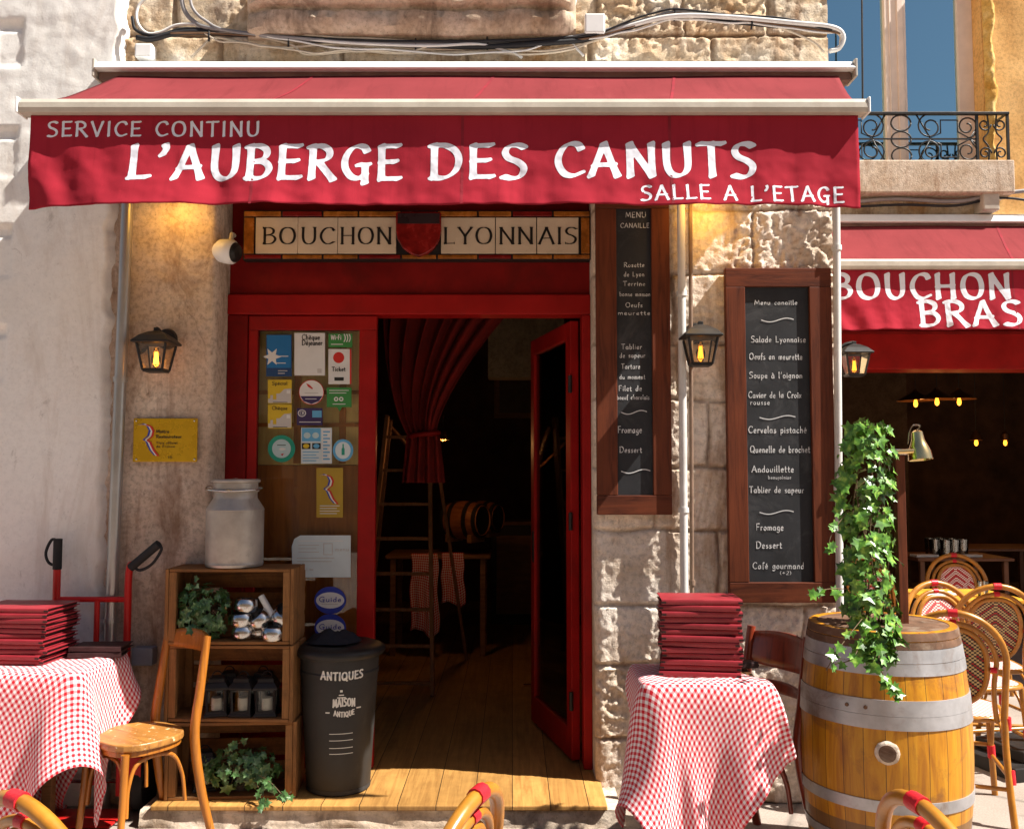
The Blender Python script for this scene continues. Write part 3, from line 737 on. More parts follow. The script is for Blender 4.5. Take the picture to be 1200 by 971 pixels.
iw = MB(); iw.bx(1.42, 1.5, .33, 6.2, 0, 3.4); iw.build('interior_wall', M_DARK, rb, True)
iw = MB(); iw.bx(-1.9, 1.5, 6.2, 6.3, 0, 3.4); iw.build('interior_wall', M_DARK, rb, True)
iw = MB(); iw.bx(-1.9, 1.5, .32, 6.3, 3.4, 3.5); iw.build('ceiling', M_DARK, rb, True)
iw = MB(); a, b = P(572, 360, 2.2), P(660, 442, 2.2)
def fn(u, v): 
    x, z = a.x + u * (.55), b.z + v * (3.35 - b.z); return Vector((x, 2.2 + .02 * fb(x * 6, z * 6, 1, 4), z))
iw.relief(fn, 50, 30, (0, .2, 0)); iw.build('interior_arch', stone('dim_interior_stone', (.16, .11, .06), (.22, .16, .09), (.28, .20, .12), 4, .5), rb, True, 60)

# ------------------------------------------------------------------ the ochre house set back behind the terrace
YB = 2.6
ob = thing('ochre_building', 'ochre rendered house set back behind the brasserie terrace', 'building', (3.0, YB, 0))
wx0, wx1 = X(947, 100, YB), X(1152, 100, YB); wz0 = Z(197, YB); wz1 = wz0 + 2.1
lz0, lz1 = Z(432, YB), Z(388, YB)
m = MB()
def fn(u, v):
    x = wx1 + u * (8.5 - wx1); z = lz1 + .12 + v * (7.5 - lz1); return Vector((x, YB + .012 * fb(x * 3, z * 3, 2, 4), z))
m.relief(fn, 120, 90, (0, .3, 0)); m.build('wall', M_OCHRE, ob, True, 60)
m = MB(); m.bx(2.0, wx0, YB, YB + .3, lz1 + .12, 7.5); m.bx(wx0, wx1, YB, YB + .3, wz1, 7.5); m.build('wall', M_OCHRE, ob, True)
m = MB()
def fn(u, v):
    x = 2.0 + u * (wx1 - 2.0); z = lz1 + .12 + v * (wz0 - .12 - lz1); return Vector((x, YB - .01 + .03 * fb(x * 5, z * 5, 2, 4), z))
m.relief(fn, 60, 20, (0, .3, 0)); m.build('wall', M_STONE_UP, ob, True, 60)
m = MB()
def fn(u, v):                                    # crumbling edge of the render beside the window
    z = wz0 - .02 + v * (wz1 - wz0); x = wx1 + .01 + u * (.07 + .04 * nz(z * 5, 2)); return Vector((x, YB - .03 - .03 * math.sin(u * 3.1) + .02 * fb(x * 20, z * 20, 1, 3), z))
m.relief(fn, 8, 90, (0, .05, 0)); m.build('window_jamb', M_YELLOW, ob, True, 60)
m = MB(); m.bx(wx0 - .15, X(1190, 210, YB - .2), YB - .2, YB + .1, Z(226, YB - .2), wz0); m.build('stone_sill', M_STONE, ob, True, bev=.012)
wy = YB + .14
win = MB(); win.bx(wx0, wx0 + .10, wy, wy + .07, wz0, wz1); win.bx(wx1 - .12, wx1, wy, wy + .07, wz0, wz1)
xmid = X(1050, 100, wy); win.bx(xmid - .085, xmid + .085, wy - .01, wy + .07, wz0, wz1)
win.bx(wx0 + .1, xmid - .085, wy, wy + .06, wz0, wz0 + .07); win.bx(xmid + .085, wx1 - .12, wy, wy + .06, wz0, wz0 + .07); win.bx(wx0 + .1, xmid - .085, wy, wy + .06, wz1 - .08, wz1); win.bx(xmid + .085, wx1 - .12, wy, wy + .06, wz1 - .08, wz1)
win.bx(xmid - .05, xmid - .042, wy - .016, wy - .0095, wz0, wz1); win.bx(xmid + .012, xmid + .06, wy - .022, wy - .0095, wz0, wz1)
wf = win.build('window', plain('cream_window_paint', (.72, .60, .52), .5, var=.08, bump=.05), ob, True, bev=.004)
for x0, x1 in ((wx0 + .1, xmid - .085), (xmid + .085, wx1 - .12)):
    m = MB(); m.bx(x0, x1, wy + .03, wy + .04, wz0 + .07, wz1 - .08); m.build('pane', M_SKYGL, wf, True)
m = MB(); m.bx(2.0, 8.5, YB + .02, YB + .3, lz0, lz1 + .12); m.build('lintel', M_RED, ob, True, bev=.006)
m = MB(); m.bx(2.0, 8.5, YB - .005, YB + .018, lz1 - .02, lz1 + .0); m.build('lintel_moulding', M_DRED, ob, True)
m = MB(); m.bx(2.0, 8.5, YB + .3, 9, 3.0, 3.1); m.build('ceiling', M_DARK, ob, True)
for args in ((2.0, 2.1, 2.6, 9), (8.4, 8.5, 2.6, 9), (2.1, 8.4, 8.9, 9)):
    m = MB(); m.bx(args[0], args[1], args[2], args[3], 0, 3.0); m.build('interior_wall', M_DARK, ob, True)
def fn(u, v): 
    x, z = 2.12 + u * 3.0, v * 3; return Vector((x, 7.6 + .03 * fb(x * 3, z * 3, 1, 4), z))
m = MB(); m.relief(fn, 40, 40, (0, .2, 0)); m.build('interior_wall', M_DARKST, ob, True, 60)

# ------------------------------------------------------------------ the house across the street, seen only as a reflection in the panes
sb = thing('street_building', 'tan house front across the street mirrored in the glazed door', 'building', (0, -15, 0))
M_TAN = stone('tan_street_render', (.50, .36, .20), (.60, .45, .27), (.66, .52, .34), 1.0, .1)
m = MB(); xs = [-22 + 3.6 * i for i in range(13)]
for i, x in enumerate(xs):
    m.bx(x - .9, x + .9, -15.4, -15, 0, 8.2)
for x0, x1 in zip(xs, xs[1:]):
    for z0, z1 in ((0, .9), (2.8, 4.2), (6.2, 8.2)): m.bx(x0 + .9, x1 - .9, -15.4, -15, z0, z1)
m.build('wall', M_TAN, sb, True)
for x0, x1 in zip(xs, xs[1:]):
    for z0, z1 in ((.9, 2.8), (4.2, 6.2)): m = MB(); m.bx(x0 + .9, x1 - .9, -15.35, -15.3, z0, z1); m.build('window', M_BLACK, sb, True)
# ------------------------------------------------------------------ awnings
M_SEAM = plain('seam_red', (.22, .012, .022), .9, bump=0)
def awning(name, label, xk0, xk1, zk0, zk1, YW, xf0, xf1, yf, zb0, zb1, zv, seed, words):
    """cassette xk0..xk1 on the wall YW; front bar xf0..xf1 at depth yf between zb0 and zb1; valance down to zv"""
    t = thing(name, label, 'awning', ((xk0 + xk1) / 2, YW, zk0))
    m = MB(); d = .13
    prof = [(YW - d - .004, zk0), (YW - d - .010, zk0 + .006), (YW - d + .034, zk1 - .004), (YW - d + .042, zk1), (YW - .004, zk1 + .008), (YW - .004, zk0)]
    q = len(prof); vs_ = [(x, y, z) for x in (xk0, xk1) for y, z in prof]
    m.add(vs_, [(j, (j + 1) % q, q + (j + 1) % q, q + j) for j in range(q)] + [tuple(range(q))[::-1], tuple(range(q, 2 * q))])
    m.build('cassette', M_WHITE, t, True, bev=.004)
    for x in (xk0, xk1):
        m = MB(); s_ = 1 if x == xk1 else -1
        m.bx(min(x, x + s_ * .012), max(x, x + s_ * .012), YW - d - .004, YW - .006, zk0 - .035, zk1 - .003); m.build('end_cap', M_BEIGE, t, True, bev=.003)
    m = MB(); m.bx(xk0 + .01, xk1 - .01, YW - .10, YW - .004, zk0 - .04, zk0 - .002); m.build('roller_shadow_gap', plain('brown_roller_shadow_gap', (.16, .09, .07), .7), t, True)  # brown box under the cassette, the shadow gap put into its colour
    za, ya = zk0 - .012, YW - d + .03; zb, yb = zb1 - .004, yf + .035
    xa0, xa1 = xk0 + .10, xk1 - .07; xb0, xb1 = xf0 + .02, xf1 - .015
    def fn(u, v):
        x = (xa0 + (xa1 - xa0) * u) * (1 - v) + (xb0 + (xb1 - xb0) * u) * v
        sag = -.020 * math.sin(math.pi * v) * (1 + .6 * nz(x * 1.3, seed)) + .004 * fb(x * 5, v * 4, seed, 2) * math.sin(math.pi * v)
        return Vector((x, ya + (yb - ya) * v, za + (zb - za) * v + sag - .012 * (1 - v) * (1 + nz(x * 1.1, seed + 3))))
    m = MB(); m.sheet(fn, 140, 14); cn_ = m.build('canopy', M_TOP, t, True, 180, solid=.003)
    for k in range(1, 4):
        u0 = k / 4 + .02; m = MB(); m.sheet(lambda u, v: fn(u0 + .004 * u, v) + Vector((0, -.002, .003)), 1, 16); m.build('seam', M_SEAM, cn_, True)
    m = MB(); prof = [(yf - .030, zb0), (yf - .036, zb0 + .02), (yf - .034, zb1 - .02), (yf - .020, zb1), (yf + .05, zb1 - .002), (yf + .05, zb0 + .006), (yf, zb0)]
    q = len(prof); vs_ = [(x, y, z) for x in (xf0, xf1) for y, z in prof]
    m.add(vs_, [(j, (j + 1) % q, q + (j + 1) % q, q + j) for j in range(q)] + [tuple(range(q))[::-1], tuple(range(q, 2 * q))])
    m.build('front_bar', M_BEIGE, t, True, bev=.004)
    for x, s_ in ((xf0, -1), (xf1, 1)):
        m = MB(); m.bx(min(x, x + s_ * .010), max(x, x + s_ * .010), yf - .038, yf + .052, zb0 - .002, zb1 + .004); m.build('end_cap', M_WHITE, t, True, bev=.006)
    H = zb0 - zv
    def vy(x, z):
        s_ = max(0.0, min(1.15, (zb0 - z) / H))
        e = min(1, max(0, (x - xf0) / .35)); e2 = min(1, max(0, (xf1 - x) / .55))
        env = (.25 + .75 * e) * (.12 + .88 * e2)
        b_ = .5 + .5 * nz(x * 1.7 + seed, 1.3) + .85 * nz(x * 3.6 + seed, 2.3)
        y = -.078 * (s_ ** 2.1) * env * (.50 + .60 * b_) + .012 * s_ * s_ * nz(x * 7 + seed, z * 3)
        y += .0085 * fb(x * 8, z * 7, seed, 4) * min(1, s_ * 1.6) + .005 * s_ ** 3 * math.sin(x * 40 + 2 * nz(x * 3, 5))
        if x < xf0 + .5: y += .022 * s_ ** 1.5 * math.sin((x - xf0) * 30 - (zb0 - z) * 16) * (1 - (x - xf0) / .5)
        return yf + .004 + y
    def surf(x, z, d): return Vector((x, vy(x, z) - d, z))
    xv0, xv1 = xf0 + .035, xf1 - .03
    def fn(u, v):
        x = xv0 + (xv1 - xv0) * u; z = zb0 + .002 - (H + .012 * nz(x * 2.3, seed) + .004 * nz(x * 15, seed)) * v
        return Vector((x, vy(x, z), z))
    m = MB(); m.sheet(fn, int((xv1 - xv0) / .014), 38)
    val = m.build('valance', M_VAL, t, True, 180, solid=.0012)
    for wd in words: wd(val, surf)
    for k in range(1, 4):                          # seams of the fabric widths
        x = xv0 + (xv1 - xv0) * k / 4 + .07
        m = MB(); m.sheet(lambda u, v: surf(x + .012 * u, zb0 - .002 - H * .985 * v, .0012), 1, 30); m.build('seam', M_SEAM, val, True)
    for xx in (xk0 + .5, xk1 - .5):
        m = MB(); sg = 1 if xx < (xk0 + xk1) / 2 else -1; el = Vector((xx + sg * .55, (YW + yf) / 2, zb0 + .12))
        m.tube([(xx, YW - .03, zk0 - .06), el], .022, 8); m.tube([el, (xx + sg * .1, yf + .06, zb0 + .03)], .018, 8); m.build('folding_arm', M_BEIGE, t, True, 40)
    return t
YV = -.70
def word(text, a, b, yt, yb, Y, tilt=0.0, **kw):
    """one painted word (or words) between photo columns a and b, each word a mesh of its own"""
    def run(val, s_):
        p, q = P(a, yb, Y), P(b, yb, Y); h = Z(yt, Y) - Z(yb, Y); gap = kw.get('gap', 1.5)
        W = strokes(text, gap)[1]; x = 0
        for w_ in text.split(' '):
            ww = strokes(w_, gap)[1]; m = MB()
            paint(m, w_, p.x + (q.x - p.x) * x / W, p.x + (q.x - p.x) * (x + ww) / W, p.z, h, s_, **kw)
            m.build('lettering', M_LETTER, val, True, 180); x += ww + gap + UP[' '][0] + gap
    return run
big = dict(wt=.215, lo=.42, nib=24, gap=2.3, p_=4.5); sml = dict(wt=.175, lo=.60, nib=20, gap=2.4, p_=4.0)
YL = YV - .035
awning('awning', "wide red awning reading L'Auberge des Canuts over the doorway", X(112, 75, -.14), X(1001, 75, -.14), Z(82, -.14), Z(69, -.14), -.02,
       X(26, 128, YV), X(1014, 125, YV), YV, Z(135, YV), Z(118, YV), Z(245, YV), 2.0,
       [word('SERVICE CONTINU', 50, 301, 139, 156, YL, **sml), word("L'AUBERGE", 150, 468, 168, 209, YL, **big), word('DES', 504, 617, 167, 208, YL, **big),
        word('CANUTS', 652, 887, 165, 206, YL, **big), word("SALLE A L'ETAGE", 752, 993, 216, 234, YL - .02, **sml)])
Y2 = 1.98
awning('awning', 'smaller red awning reading Bouchon Brasserie over the terrace opening', 2.22, 7.4, Z(260, YB - .14), Z(249, YB - .14), YB - .0,
       2.12, 7.3, Y2, Z(316, Y2), Z(304, Y2), Z(388, Y2), 31.0,
       [word('BOUCHON', 979, 1186, 320, 349, Y2 - .03, **big), word('BRASSERIE', 1080, 1332, 352, 381, Y2 - .05, **big)])

# ------------------------------------------------------------------ tiled sign over the door
YS = .13
p, q = P(285, 246, YS), P(692, 304, YS)
ts = thing('tile_sign', 'glazed tile sign reading Bouchon Lyonnais with a red shield', 'sign', (p.x, YS + .06, q.z))
m = MB(); m.bx(p.x, q.x, YS + .012, YS + .07, q.z, p.z); m.build('backing', M_BLACK, ts, True)
cx = [285, 330, 378, 420, 470, 512, 560, 600, 648, 692]
for row in ((247.5, 253.5), (298.5, 303)):
    for i in range(9):
        a, b = P(cx[i] + 1, row[0], YS), P(cx[i + 1] - 1, row[1], YS); mb = MB(); mb.bx(a.x, b.x, YS, YS + .011, b.z, a.z)
        mb.build('border_tile', M_REDT if (i + (row[0] > 260)) % 3 == 1 else M_AMBER, ts, True, bev=.003)
for xx in ((286, 297), (681, 691)):
    a, b = P(xx[0], 255, YS), P(xx[1], 297, YS); mb = MB(); mb.bx(a.x, b.x, YS, YS + .011, b.z, a.z); mb.build('border_tile', M_AMBER, ts, True, bev=.003)
for txt, x0, x1, t0, t1 in (('BO', 300, 348.6, 308, 347), ('UC', 349.6, 395.3, 353, 392), ('HON', 396.3, 464, 399, 459), ('LYO', 517, 580, 520, 577), ('NN', 581, 628.4, 585, 625), ('AIS', 629.4, 678, 632, 676)):
    a, b = P(x0, 255, YS), P(x1, 297, YS); mb = MB(); mb.bx(a.x, b.x, YS - .001, YS + .010, b.z, a.z); tl = mb.build('letter_tile', M_CREAMT, ts, True, bev=.002)
    mb = MB(); pp, qq = P(t0, 286, YS), P(t1, 286, YS); lettering(mb, txt, pp.x, qq.x, pp.z, Z(267, YS) - Z(286, YS), flat_surf(YS - .001), wt=.155, lo=.28, nib=0, gap=1.6, serif=True)
    mb.build('lettering', M_BLKINK, tl, True)
sh = [(464, 249), (464, 270), (466, 281), (472, 291), (481, 297.5), (490.5, 301), (500, 297.5), (509, 291), (515, 281), (517, 270), (517, 249)]
poly = [(P(x, y, YS - .02).x, P(x, y, YS - .02).z) for x, y in sh][::-1]
mb = MB(); mb.prism(poly, YS - .03, YS + .004); shd = mb.build('shield', M_CREST, ts, True, bev=.006)
mb = MB(); a, b = P(466, 250, YS - .033), P(515, 262, YS - .033); mb.bx(a.x, b.x, YS - .034, YS - .0295, b.z, a.z); mb.build('shield_band', plain('dark_enamel_band', (.03, .018, .02), .3), shd, True)

# ------------------------------------------------------------------ menu boards
def squig(m, px, w_, py, s_, Y, amp=2.2):
    pts = []
    for i in range(25):
        u = i / 24; q = P(px + w_ * u, py + amp * math.sin(u * 6.0) , Y); pts.append((q.x, q.z))
    k = [Vector((a, b, 0)) for a, b in pts]; vs_ = []
    for i in range(25):
        t = (k[min(24, i + 1)] - k[max(0, i - 1)]).normalized(); n_ = Vector((-t.y, t.x, 0)) * .0022
        vs_ += [s_(*(k[i] + n_).xy, .002), s_(*(k[i] - n_).xy, .002)]
    m.add(vs_, [(2 * i, 2 * i + 1, 2 * i + 3, 2 * i + 2) for i in range(24)])
def menu_board(label, o0, o1, i0, i1, lines, squigs, th=7.2, topw=True):
    """outer / inner corners in photo pixels"""
    YO = -.047; YI = YO + .016
    a, b, c, d = P(*o0, YO), P(*o1, YO), P(*i0, YO), P(*i1, YO)
    t = thing('menu_board', label, 'menu board', ((a.x + b.x) / 2, 0, b.z))
    def bo(x0, x1, z0, z1, mat, nm):
        m = MB(); m.bx(x0, x1, YO, -.006, z0, z1); m.build(nm, mat, t, True, bev=.003)
    bo(a.x, c.x, d.z, c.z, M_BOARD, 'frame_stile'); bo(d.x, b.x, d.z, c.z, M_BOARD, 'frame_stile')
    bo(a.x, b.x, c.z + .001, a.z, M_BOARDX, 'frame_rail'); bo(a.x, b.x, b.z, d.z - .001, M_BOARDX, 'frame_rail')
    m = MB(); m.bx(c.x - .004, d.x + .004, YI, YI + .012, d.z - .004, c.z + .004); sl = m.build('slate', M_SLATE, t, True)
    s_ = flat_surf(YI)
    for txt, px, py, hh, w_ in lines:
        p = P(px, py, YI); q = P(px + w_, py, YI); h = hh * .88 / 239
        W = strokes(txt, 1.5)[1]; xx = 0
        for w1 in txt.split(' '):
            ww = strokes(w1, 1.5)[1]; m = MB()
            lettering(m, w1, p.x + (q.x - p.x) * xx / W, p.x + (q.x - p.x) * (xx + ww) / W, p.z + .0015 * nz(px + xx, py), h, s_, wt=.125, lo=.7, nib=40, gap=1.5, jit=.9, tilt=.02 * nz(px, py), lift=.0003)
            m.build('chalk_word', M_CHALK, sl, True); xx += ww + 1.5 + UP[' '][0] + 1.5
    for px, w_, py in squigs: m = MB(); squig(m, px, w_, py, s_, YI); m.build('chalk_flourish', M_CHALK, sl, True)
    return t
B = [('Menu canaille', 884, 357, 6, 50), ('Salade Lyonnaise', 880, 401, 8, 64), ('Oeufs en meurette', 878, 421, 8, 62), ("Soupe à l'oignon", 878, 443, 8, 62), ('Caviar de la Croix', 877, 466, 8, 62), ('rousse', 879, 474, 6.5, 23),
     ('Cervelas pistaché', 877, 507, 8.5, 68), ('Quenelle de brochet', 879, 530, 8.5, 70), ('Andouillette', 881, 553, 8.5, 49), ('beaujolaise', 900, 561, 4.5, 27), ('Tablier de sapeur', 878, 577, 8, 64),
     ('Fromage', 886, 621, 8.5, 32), ('Dessert', 886, 642, 8.5, 30), ('Café gourmand', 882, 666, 8, 60), ('(+2)', 914, 673, 4.5, 13)]
menu_board('tall chalk menu board in a brown frame right of the drainpipes', (850, 314), (982, 706), (873, 336), (955, 682), B, [(892, 38, 375), (890, 42, 489), (890, 40, 600)])
A = [('MENU', 733, 255, 7, 24), ('CANAILLE', 727, 267, 6, 34), ('Rosette', 731, 313, 6, 24), ('de Lyon', 731, 324, 6, 24), ('Terrine', 730, 335, 6, 26), ('bonne maman', 726, 347, 5.5, 36), ('Oeufs', 733, 360, 6, 20), ('meurette', 724, 369, 5.5, 38),
     ('Tablier', 728, 409, 6.5, 24), ('de sapeur', 726, 419, 6, 30), ('Tartare', 728, 432, 6.5, 22), ('du moment', 726, 444, 6, 30), ('Filet de', 725, 458, 7, 27), ('boeuf charolais', 723, 468, 6, 38), ('Fromage', 724, 507, 8.5, 28), ('Dessert', 726, 530, 7.5, 26)]
menu_board('narrow chalk menu board in a brown frame beside the red doorway', (698, 236), (788, 603), (722, 244), (766, 580), A, [(728, 30, 483), (728, 34, 552)])

# ------------------------------------------------------------------ stickers on the fixed glazed leaf
YG = YF + .002
SURF = flat_surf(YG - .0025)
C_ = {k: flat('print_' + k, v) for k, v in dict(blue=(.02, .16, .40), navy=(.02, .06, .16), white=(.70, .70, .68), grey=(.52, .50, .48), green=(.05, .24, .06), teal=(.02, .30, .20), pale=(.45, .60, .62), yellow=(.62, .44, .03),
      red=(.55, .03, .02), purple=(.05, .03, .10), black=(.02, .02, .02), gold=(.42, .27, .03), lblue=(.12, .38, .62), paper=(.60, .68, .70), royal=(.03, .05, .35)).items()}
CN = list(C_)
def sticker(label, base, shapes, text=()):
    """base/shapes: (colour, kind, numbers in photo pixels)"""
    mats = [C_[k] for k in CN]; m = MB()
    def pz(x, y): p = P(x, y, YG); return (p.x, p.z)
    for i, (c, k, v) in enumerate([base] + list(shapes)):
        y1 = YG - .0022 - .0004 * i; y0 = y1 - .0003 if i else YG + .0005
        if k == 'r': poly = [pz(v[0], v[3]), pz(v[2], v[3]), pz(v[2], v[1]), pz(v[0], v[1])]
        elif k == 'e': poly = [pz(v[0] + v[2] * math.cos(a * math.pi / 16), v[1] - v[3] * math.sin(a * math.pi / 16)) for a in range(32)]
        else: poly = [pz(*w_) for w_ in v]
        m.prism(poly, y1, y0 if i == 0 else y1 + .0003, CN.index(c))
    ysurf = flat_surf(YG - .0022 - .0004 * (len(shapes) + 1))
    for c, txt, x0, x1, yb, h in text:
        p, q = P(x0, yb, YG), P(x1, yb, YG)
        lettering(m, txt, p.x, q.x, p.z, h / 231, ysurf, wt=.16, lo=.8, lift=.0001, mi=CN.index(c))
    return m.build('sticker', mats, leaf, True, label=label)
def star(cx_, cy_, r, n=6): return [(cx_ + (r if i % 2 == 0 else r * .45) * math.cos(i * math.pi / n), cy_ - (r if i % 2 == 0 else r * .45) * math.sin(i * math.pi / n)) for i in range(2 * n)]
def rules(x0, x1, y, n, dy, c='grey', h=.9): return [(c, 'r', (x0, y + i * dy, x1 - (3 * (i % 2)), y + i * dy + h)) for i in range(n)]
sticker('blue voucher sticker with a white star', ('navy', 'r', (312, 392, 342, 441)), [('blue', 'r', (313, 393, 341, 431)), ('white', 'p', star(319, 418, 11))] + rules(323, 338, 417, 2, 8, 'white') + rules(326, 337, 434, 2, 3, 'grey'))
sticker('white sticker reading Chèque Déjeuner', ('grey', 'r', (345, 390, 381, 440)), [('white', 'r', (345.5, 390.5, 380.5, 439.5)), ('grey', 'r', (372, 432, 377, 437))], [('black', 'Chèque', 354, 375, 398, 6), ('black', 'Déjeuner', 354, 378, 404.5, 6)])
sticker('green wifi sticker', ('green', 'r', (385, 391, 413, 407)), rules(388, 402, 403, 1, 3, 'white'), [('white', 'Wi-Fi', 388, 400, 398, 5.5), ('white', ')))', 403, 411, 400, 8)])
sticker('white ticket sticker with a red disc', ('white', 'r', (385, 409, 412, 450)), [('red', 'e', (397, 419, 6.5, 6.5)), ('red', 'r', (410, 409, 412, 450)), ('black', 'r', (392, 442, 403, 446))], [('black', 'Ticket', 389, 405, 435, 5)])
for k, y0 in enumerate((445, 474)):
    sky_ = [(314.5, y0 + 27), (314.5, y0 + 22), (317, y0 + 22), (317, y0 + 18), (320, y0 + 18), (320, y0 + 23), (324, y0 + 23), (324, y0 + 16), (328, y0 + 16), (333, y0 + 11), (341.5, y0 + 10), (341.5, y0 + 27)]
    sticker('yellow and grey skyline sticker, ' + ('upper' if k == 0 else 'lower') + ' of two', ('yellow', 'r', (314, y0, 342, y0 + 28)), [('grey', 'p', sky_), ('white', 'r', (336, y0 + 12, 340, y0 + 16))] + rules(320, 337, y0 + 26, 1, 2, 'black', .7), [('black', 'Spécial' if k == 0 else 'Chèque', 319, 337, y0 + 6, 4)])
sticker('round white sticker with a red bird mark', ('red', 'e', (365, 459.5, 14.8, 14.8)), [('white', 'e', (365, 459.5, 14, 14)), ('purple', 'p', [(352, 464), (378, 464), (374, 470), (365, 473.3), (356, 470)]), ('red', 'p', [(359, 449), (363, 451), (367, 455), (366, 456), (361, 453)])] + rules(357, 373, 460, 1, 3, 'grey') + rules(358, 371, 467, 1, 3, 'white', .7))
sticker('green speech bubble sticker', ('green', 'p', [(383, 454), (412, 454), (412, 477), (401, 477), (398, 482), (395, 477), (383, 477)]), [('white', 'e', (394, 467.5, 2.6, 2.6)), ('white', 'e', (400, 467.5, 2.6, 2.6)), ('green', 'e', (394, 467.5, 1.2, 1.2)), ('green', 'e', (400, 467.5, 1.2, 1.2))] + rules(386, 409, 457, 2, 3, 'white', .8) + rules(390, 405, 473, 1, 2, 'white', .8))
sticker('dark purple payment card sticker', ('purple', 'r', (348, 478, 378, 498)), [('lblue', 'r', (366, 481, 377, 489)), ('white', 'e', (354, 484, 4.8, 4.2)), ('purple', 'e', (354, 484, 3.8, 3.2))] + rules(351, 376, 494, 1, 2, 'white', .8), [('white', 'CB', 351.6, 356.8, 485.6, 3.4)])
sticker('round green certificate sticker', ('teal', 'e', (330, 525.5, 16, 16)), [('pale', 'e', (330, 525.5, 11, 11)), ('white', 'e', (331, 526, 4, 1.5)), ('red', 'p', [(329, 532), (333, 531), (331, 534)])] + rules(325, 335, 521, 1, 3, 'black', .8))
sticker('pale blue leaflet with dark pictures', ('paper', 'r', (353, 501, 389, 543)), [('lblue', 'r', (354, 501.5, 376, 517)), ('pale', 'e', (360, 510, 4, 3.5)), ('pale', 'e', (370, 510, 4, 3.5)), ('black', 'r', (354, 519, 364, 526)), ('black', 'r', (366, 519, 376, 526)), ('yellow', 'e', (359, 522.5, 3.6, 2.6)), ('lblue', 'e', (371, 522.5, 3.6, 2.6)), ('white', 'r', (377.5, 502, 388, 542))] + rules(355, 374, 529, 4, 3.4, 'lblue') + rules(379, 387, 505, 9, 4, 'lblue', 1.6))
sticker('round blue bottle sticker', ('lblue', 'e', (402, 527.5, 12, 13)), [('paper', 'e', (402, 527.5, 9, 10)), ('teal', 'p', [(400.4, 533), (404, 533), (404, 526), (403, 524), (403, 520), (401.4, 520), (401.4, 524), (400.4, 526)])])
def ribbon_r(sc_, x, y): 
    k = lambda pts: [(x + a * sc_, y + b * sc_) for a, b in pts]
    bowl = [(0, 0), (5, -1), (10, 1), (12.5, 6), (11, 12), (6, 16), (9, 18), (13, 27), (18, 33)]
    out = []
    for c, o in (('royal', 0), ('white', 2.4), ('red', 4.6)):
        pts = [(a + o * .9, b + o * .25) for a, b in bowl]
        back = [(a - 2.1, b + .6) for a, b in pts][::-1]
        out.append((c, k(pts + back)))
    return out
rr = ribbon_r(1.0, 375, 556)
sticker('gold title plate sticker with a tricolour letter R', ('gold', 'r', (371, 548, 402, 606)), [(c, 'p', pts) for c, pts in rr] + rules(375, 398, 592, 4, 3, 'white', .8))
sticker('pale blue handwritten sheet', ('paper', 'p', [(343, 676), (411, 676), (411, 627), (352, 627), (345, 631), (342, 640)]), [('white', 'r', (350, 633, 402, 634)), ('grey', 'r', (379, 636, 390, 650)), ('paper', 'r', (380, 637, 389, 649))] + rules(350, 374, 638, 3, 4, 'grey', .8) + rules(348, 392, 653, 2, 4, 'grey', .8), [('grey', 'menu', 393, 409, 645, 4), ('grey', 'prix', 346, 368, 668, 4)])
for k, y0 in enumerate((703, 735)):
    sticker('oval blue and white guide sticker, ' + ('upper' if k == 0 else 'lower') + ' of two', ('royal', 'e', (387, y0, 18.5, 16)), [('white', 'e', (387, y0, 16.5, 9.5))] + rules(377, 396, y0 + 4, 1, 3, 'grey', .8), [('royal', 'Guide', 374, 400, y0 + 1.5, 5.5)])

# ------------------------------------------------------------------ drainpipes, lanterns, plaque, camera, cables
def pipe(label, pa, pb, r, mat, straps, cat='drainpipe'):
    t = thing('drainpipe', label, cat, (pb[0], pb[1], 0))
    a, b = Vector(pa), Vector(pb); m = MB(); pts = [a.lerp(b, i / 12) + Vector((.003 * nz(i, 1), 0, 0)) for i in range(13)]
    m.tube(pts, r, 16); m.build('pipe', mat, t, True, 40)
    for f in straps:
        c = a.lerp(b, f); m = MB(); m.tube([c + Vector((0, 0, -.012)), c + Vector((0, 0, .012))], r + .006, 16); m.build('collar', mat, t, True, 40)
    return t
y = -.055
p, q = P(151, 200, y), P(131, 700, y); dz = (q - p) / (q.z - p.z)
pipe('grey zinc drainpipe running down the joint left of the plaque', tuple(p + dz * (3.45 - p.z)), tuple(p + dz * (0 - p.z)), .028, M_PIPE, (.1, .42, .75))
p, q = P(798, 250, -.06), P(802, 700, -.06); dz = (q - p) / (q.z - p.z)
pipe('pale drainpipe running down between the two menu boards', tuple(p + dz * (3.45 - p.z)), tuple(p + dz * (0 - p.z)), .019, M_PIPEW, (.3, .6))
p, q = P(809, 250, -.03), P(811, 700, -.03); dz = (q - p) / (q.z - p.z)
pipe('thin rusty brown pipe running beside the pale drainpipe', tuple(p + dz * (3.45 - p.z)), tuple(p + dz * (0 - p.z)), .010, M_PIPEB, (.35, .7))
p, q = P(980, 250, -.05), P(984, 700, -.05); dz = (q - p) / (q.z - p.z)
pipe('white painted pipe running down the right corner of the stone house', tuple(p + dz * (3.3 - p.z)), tuple(p + dz * (0 - p.z)), .018, M_PIPEW, (.2, .55))

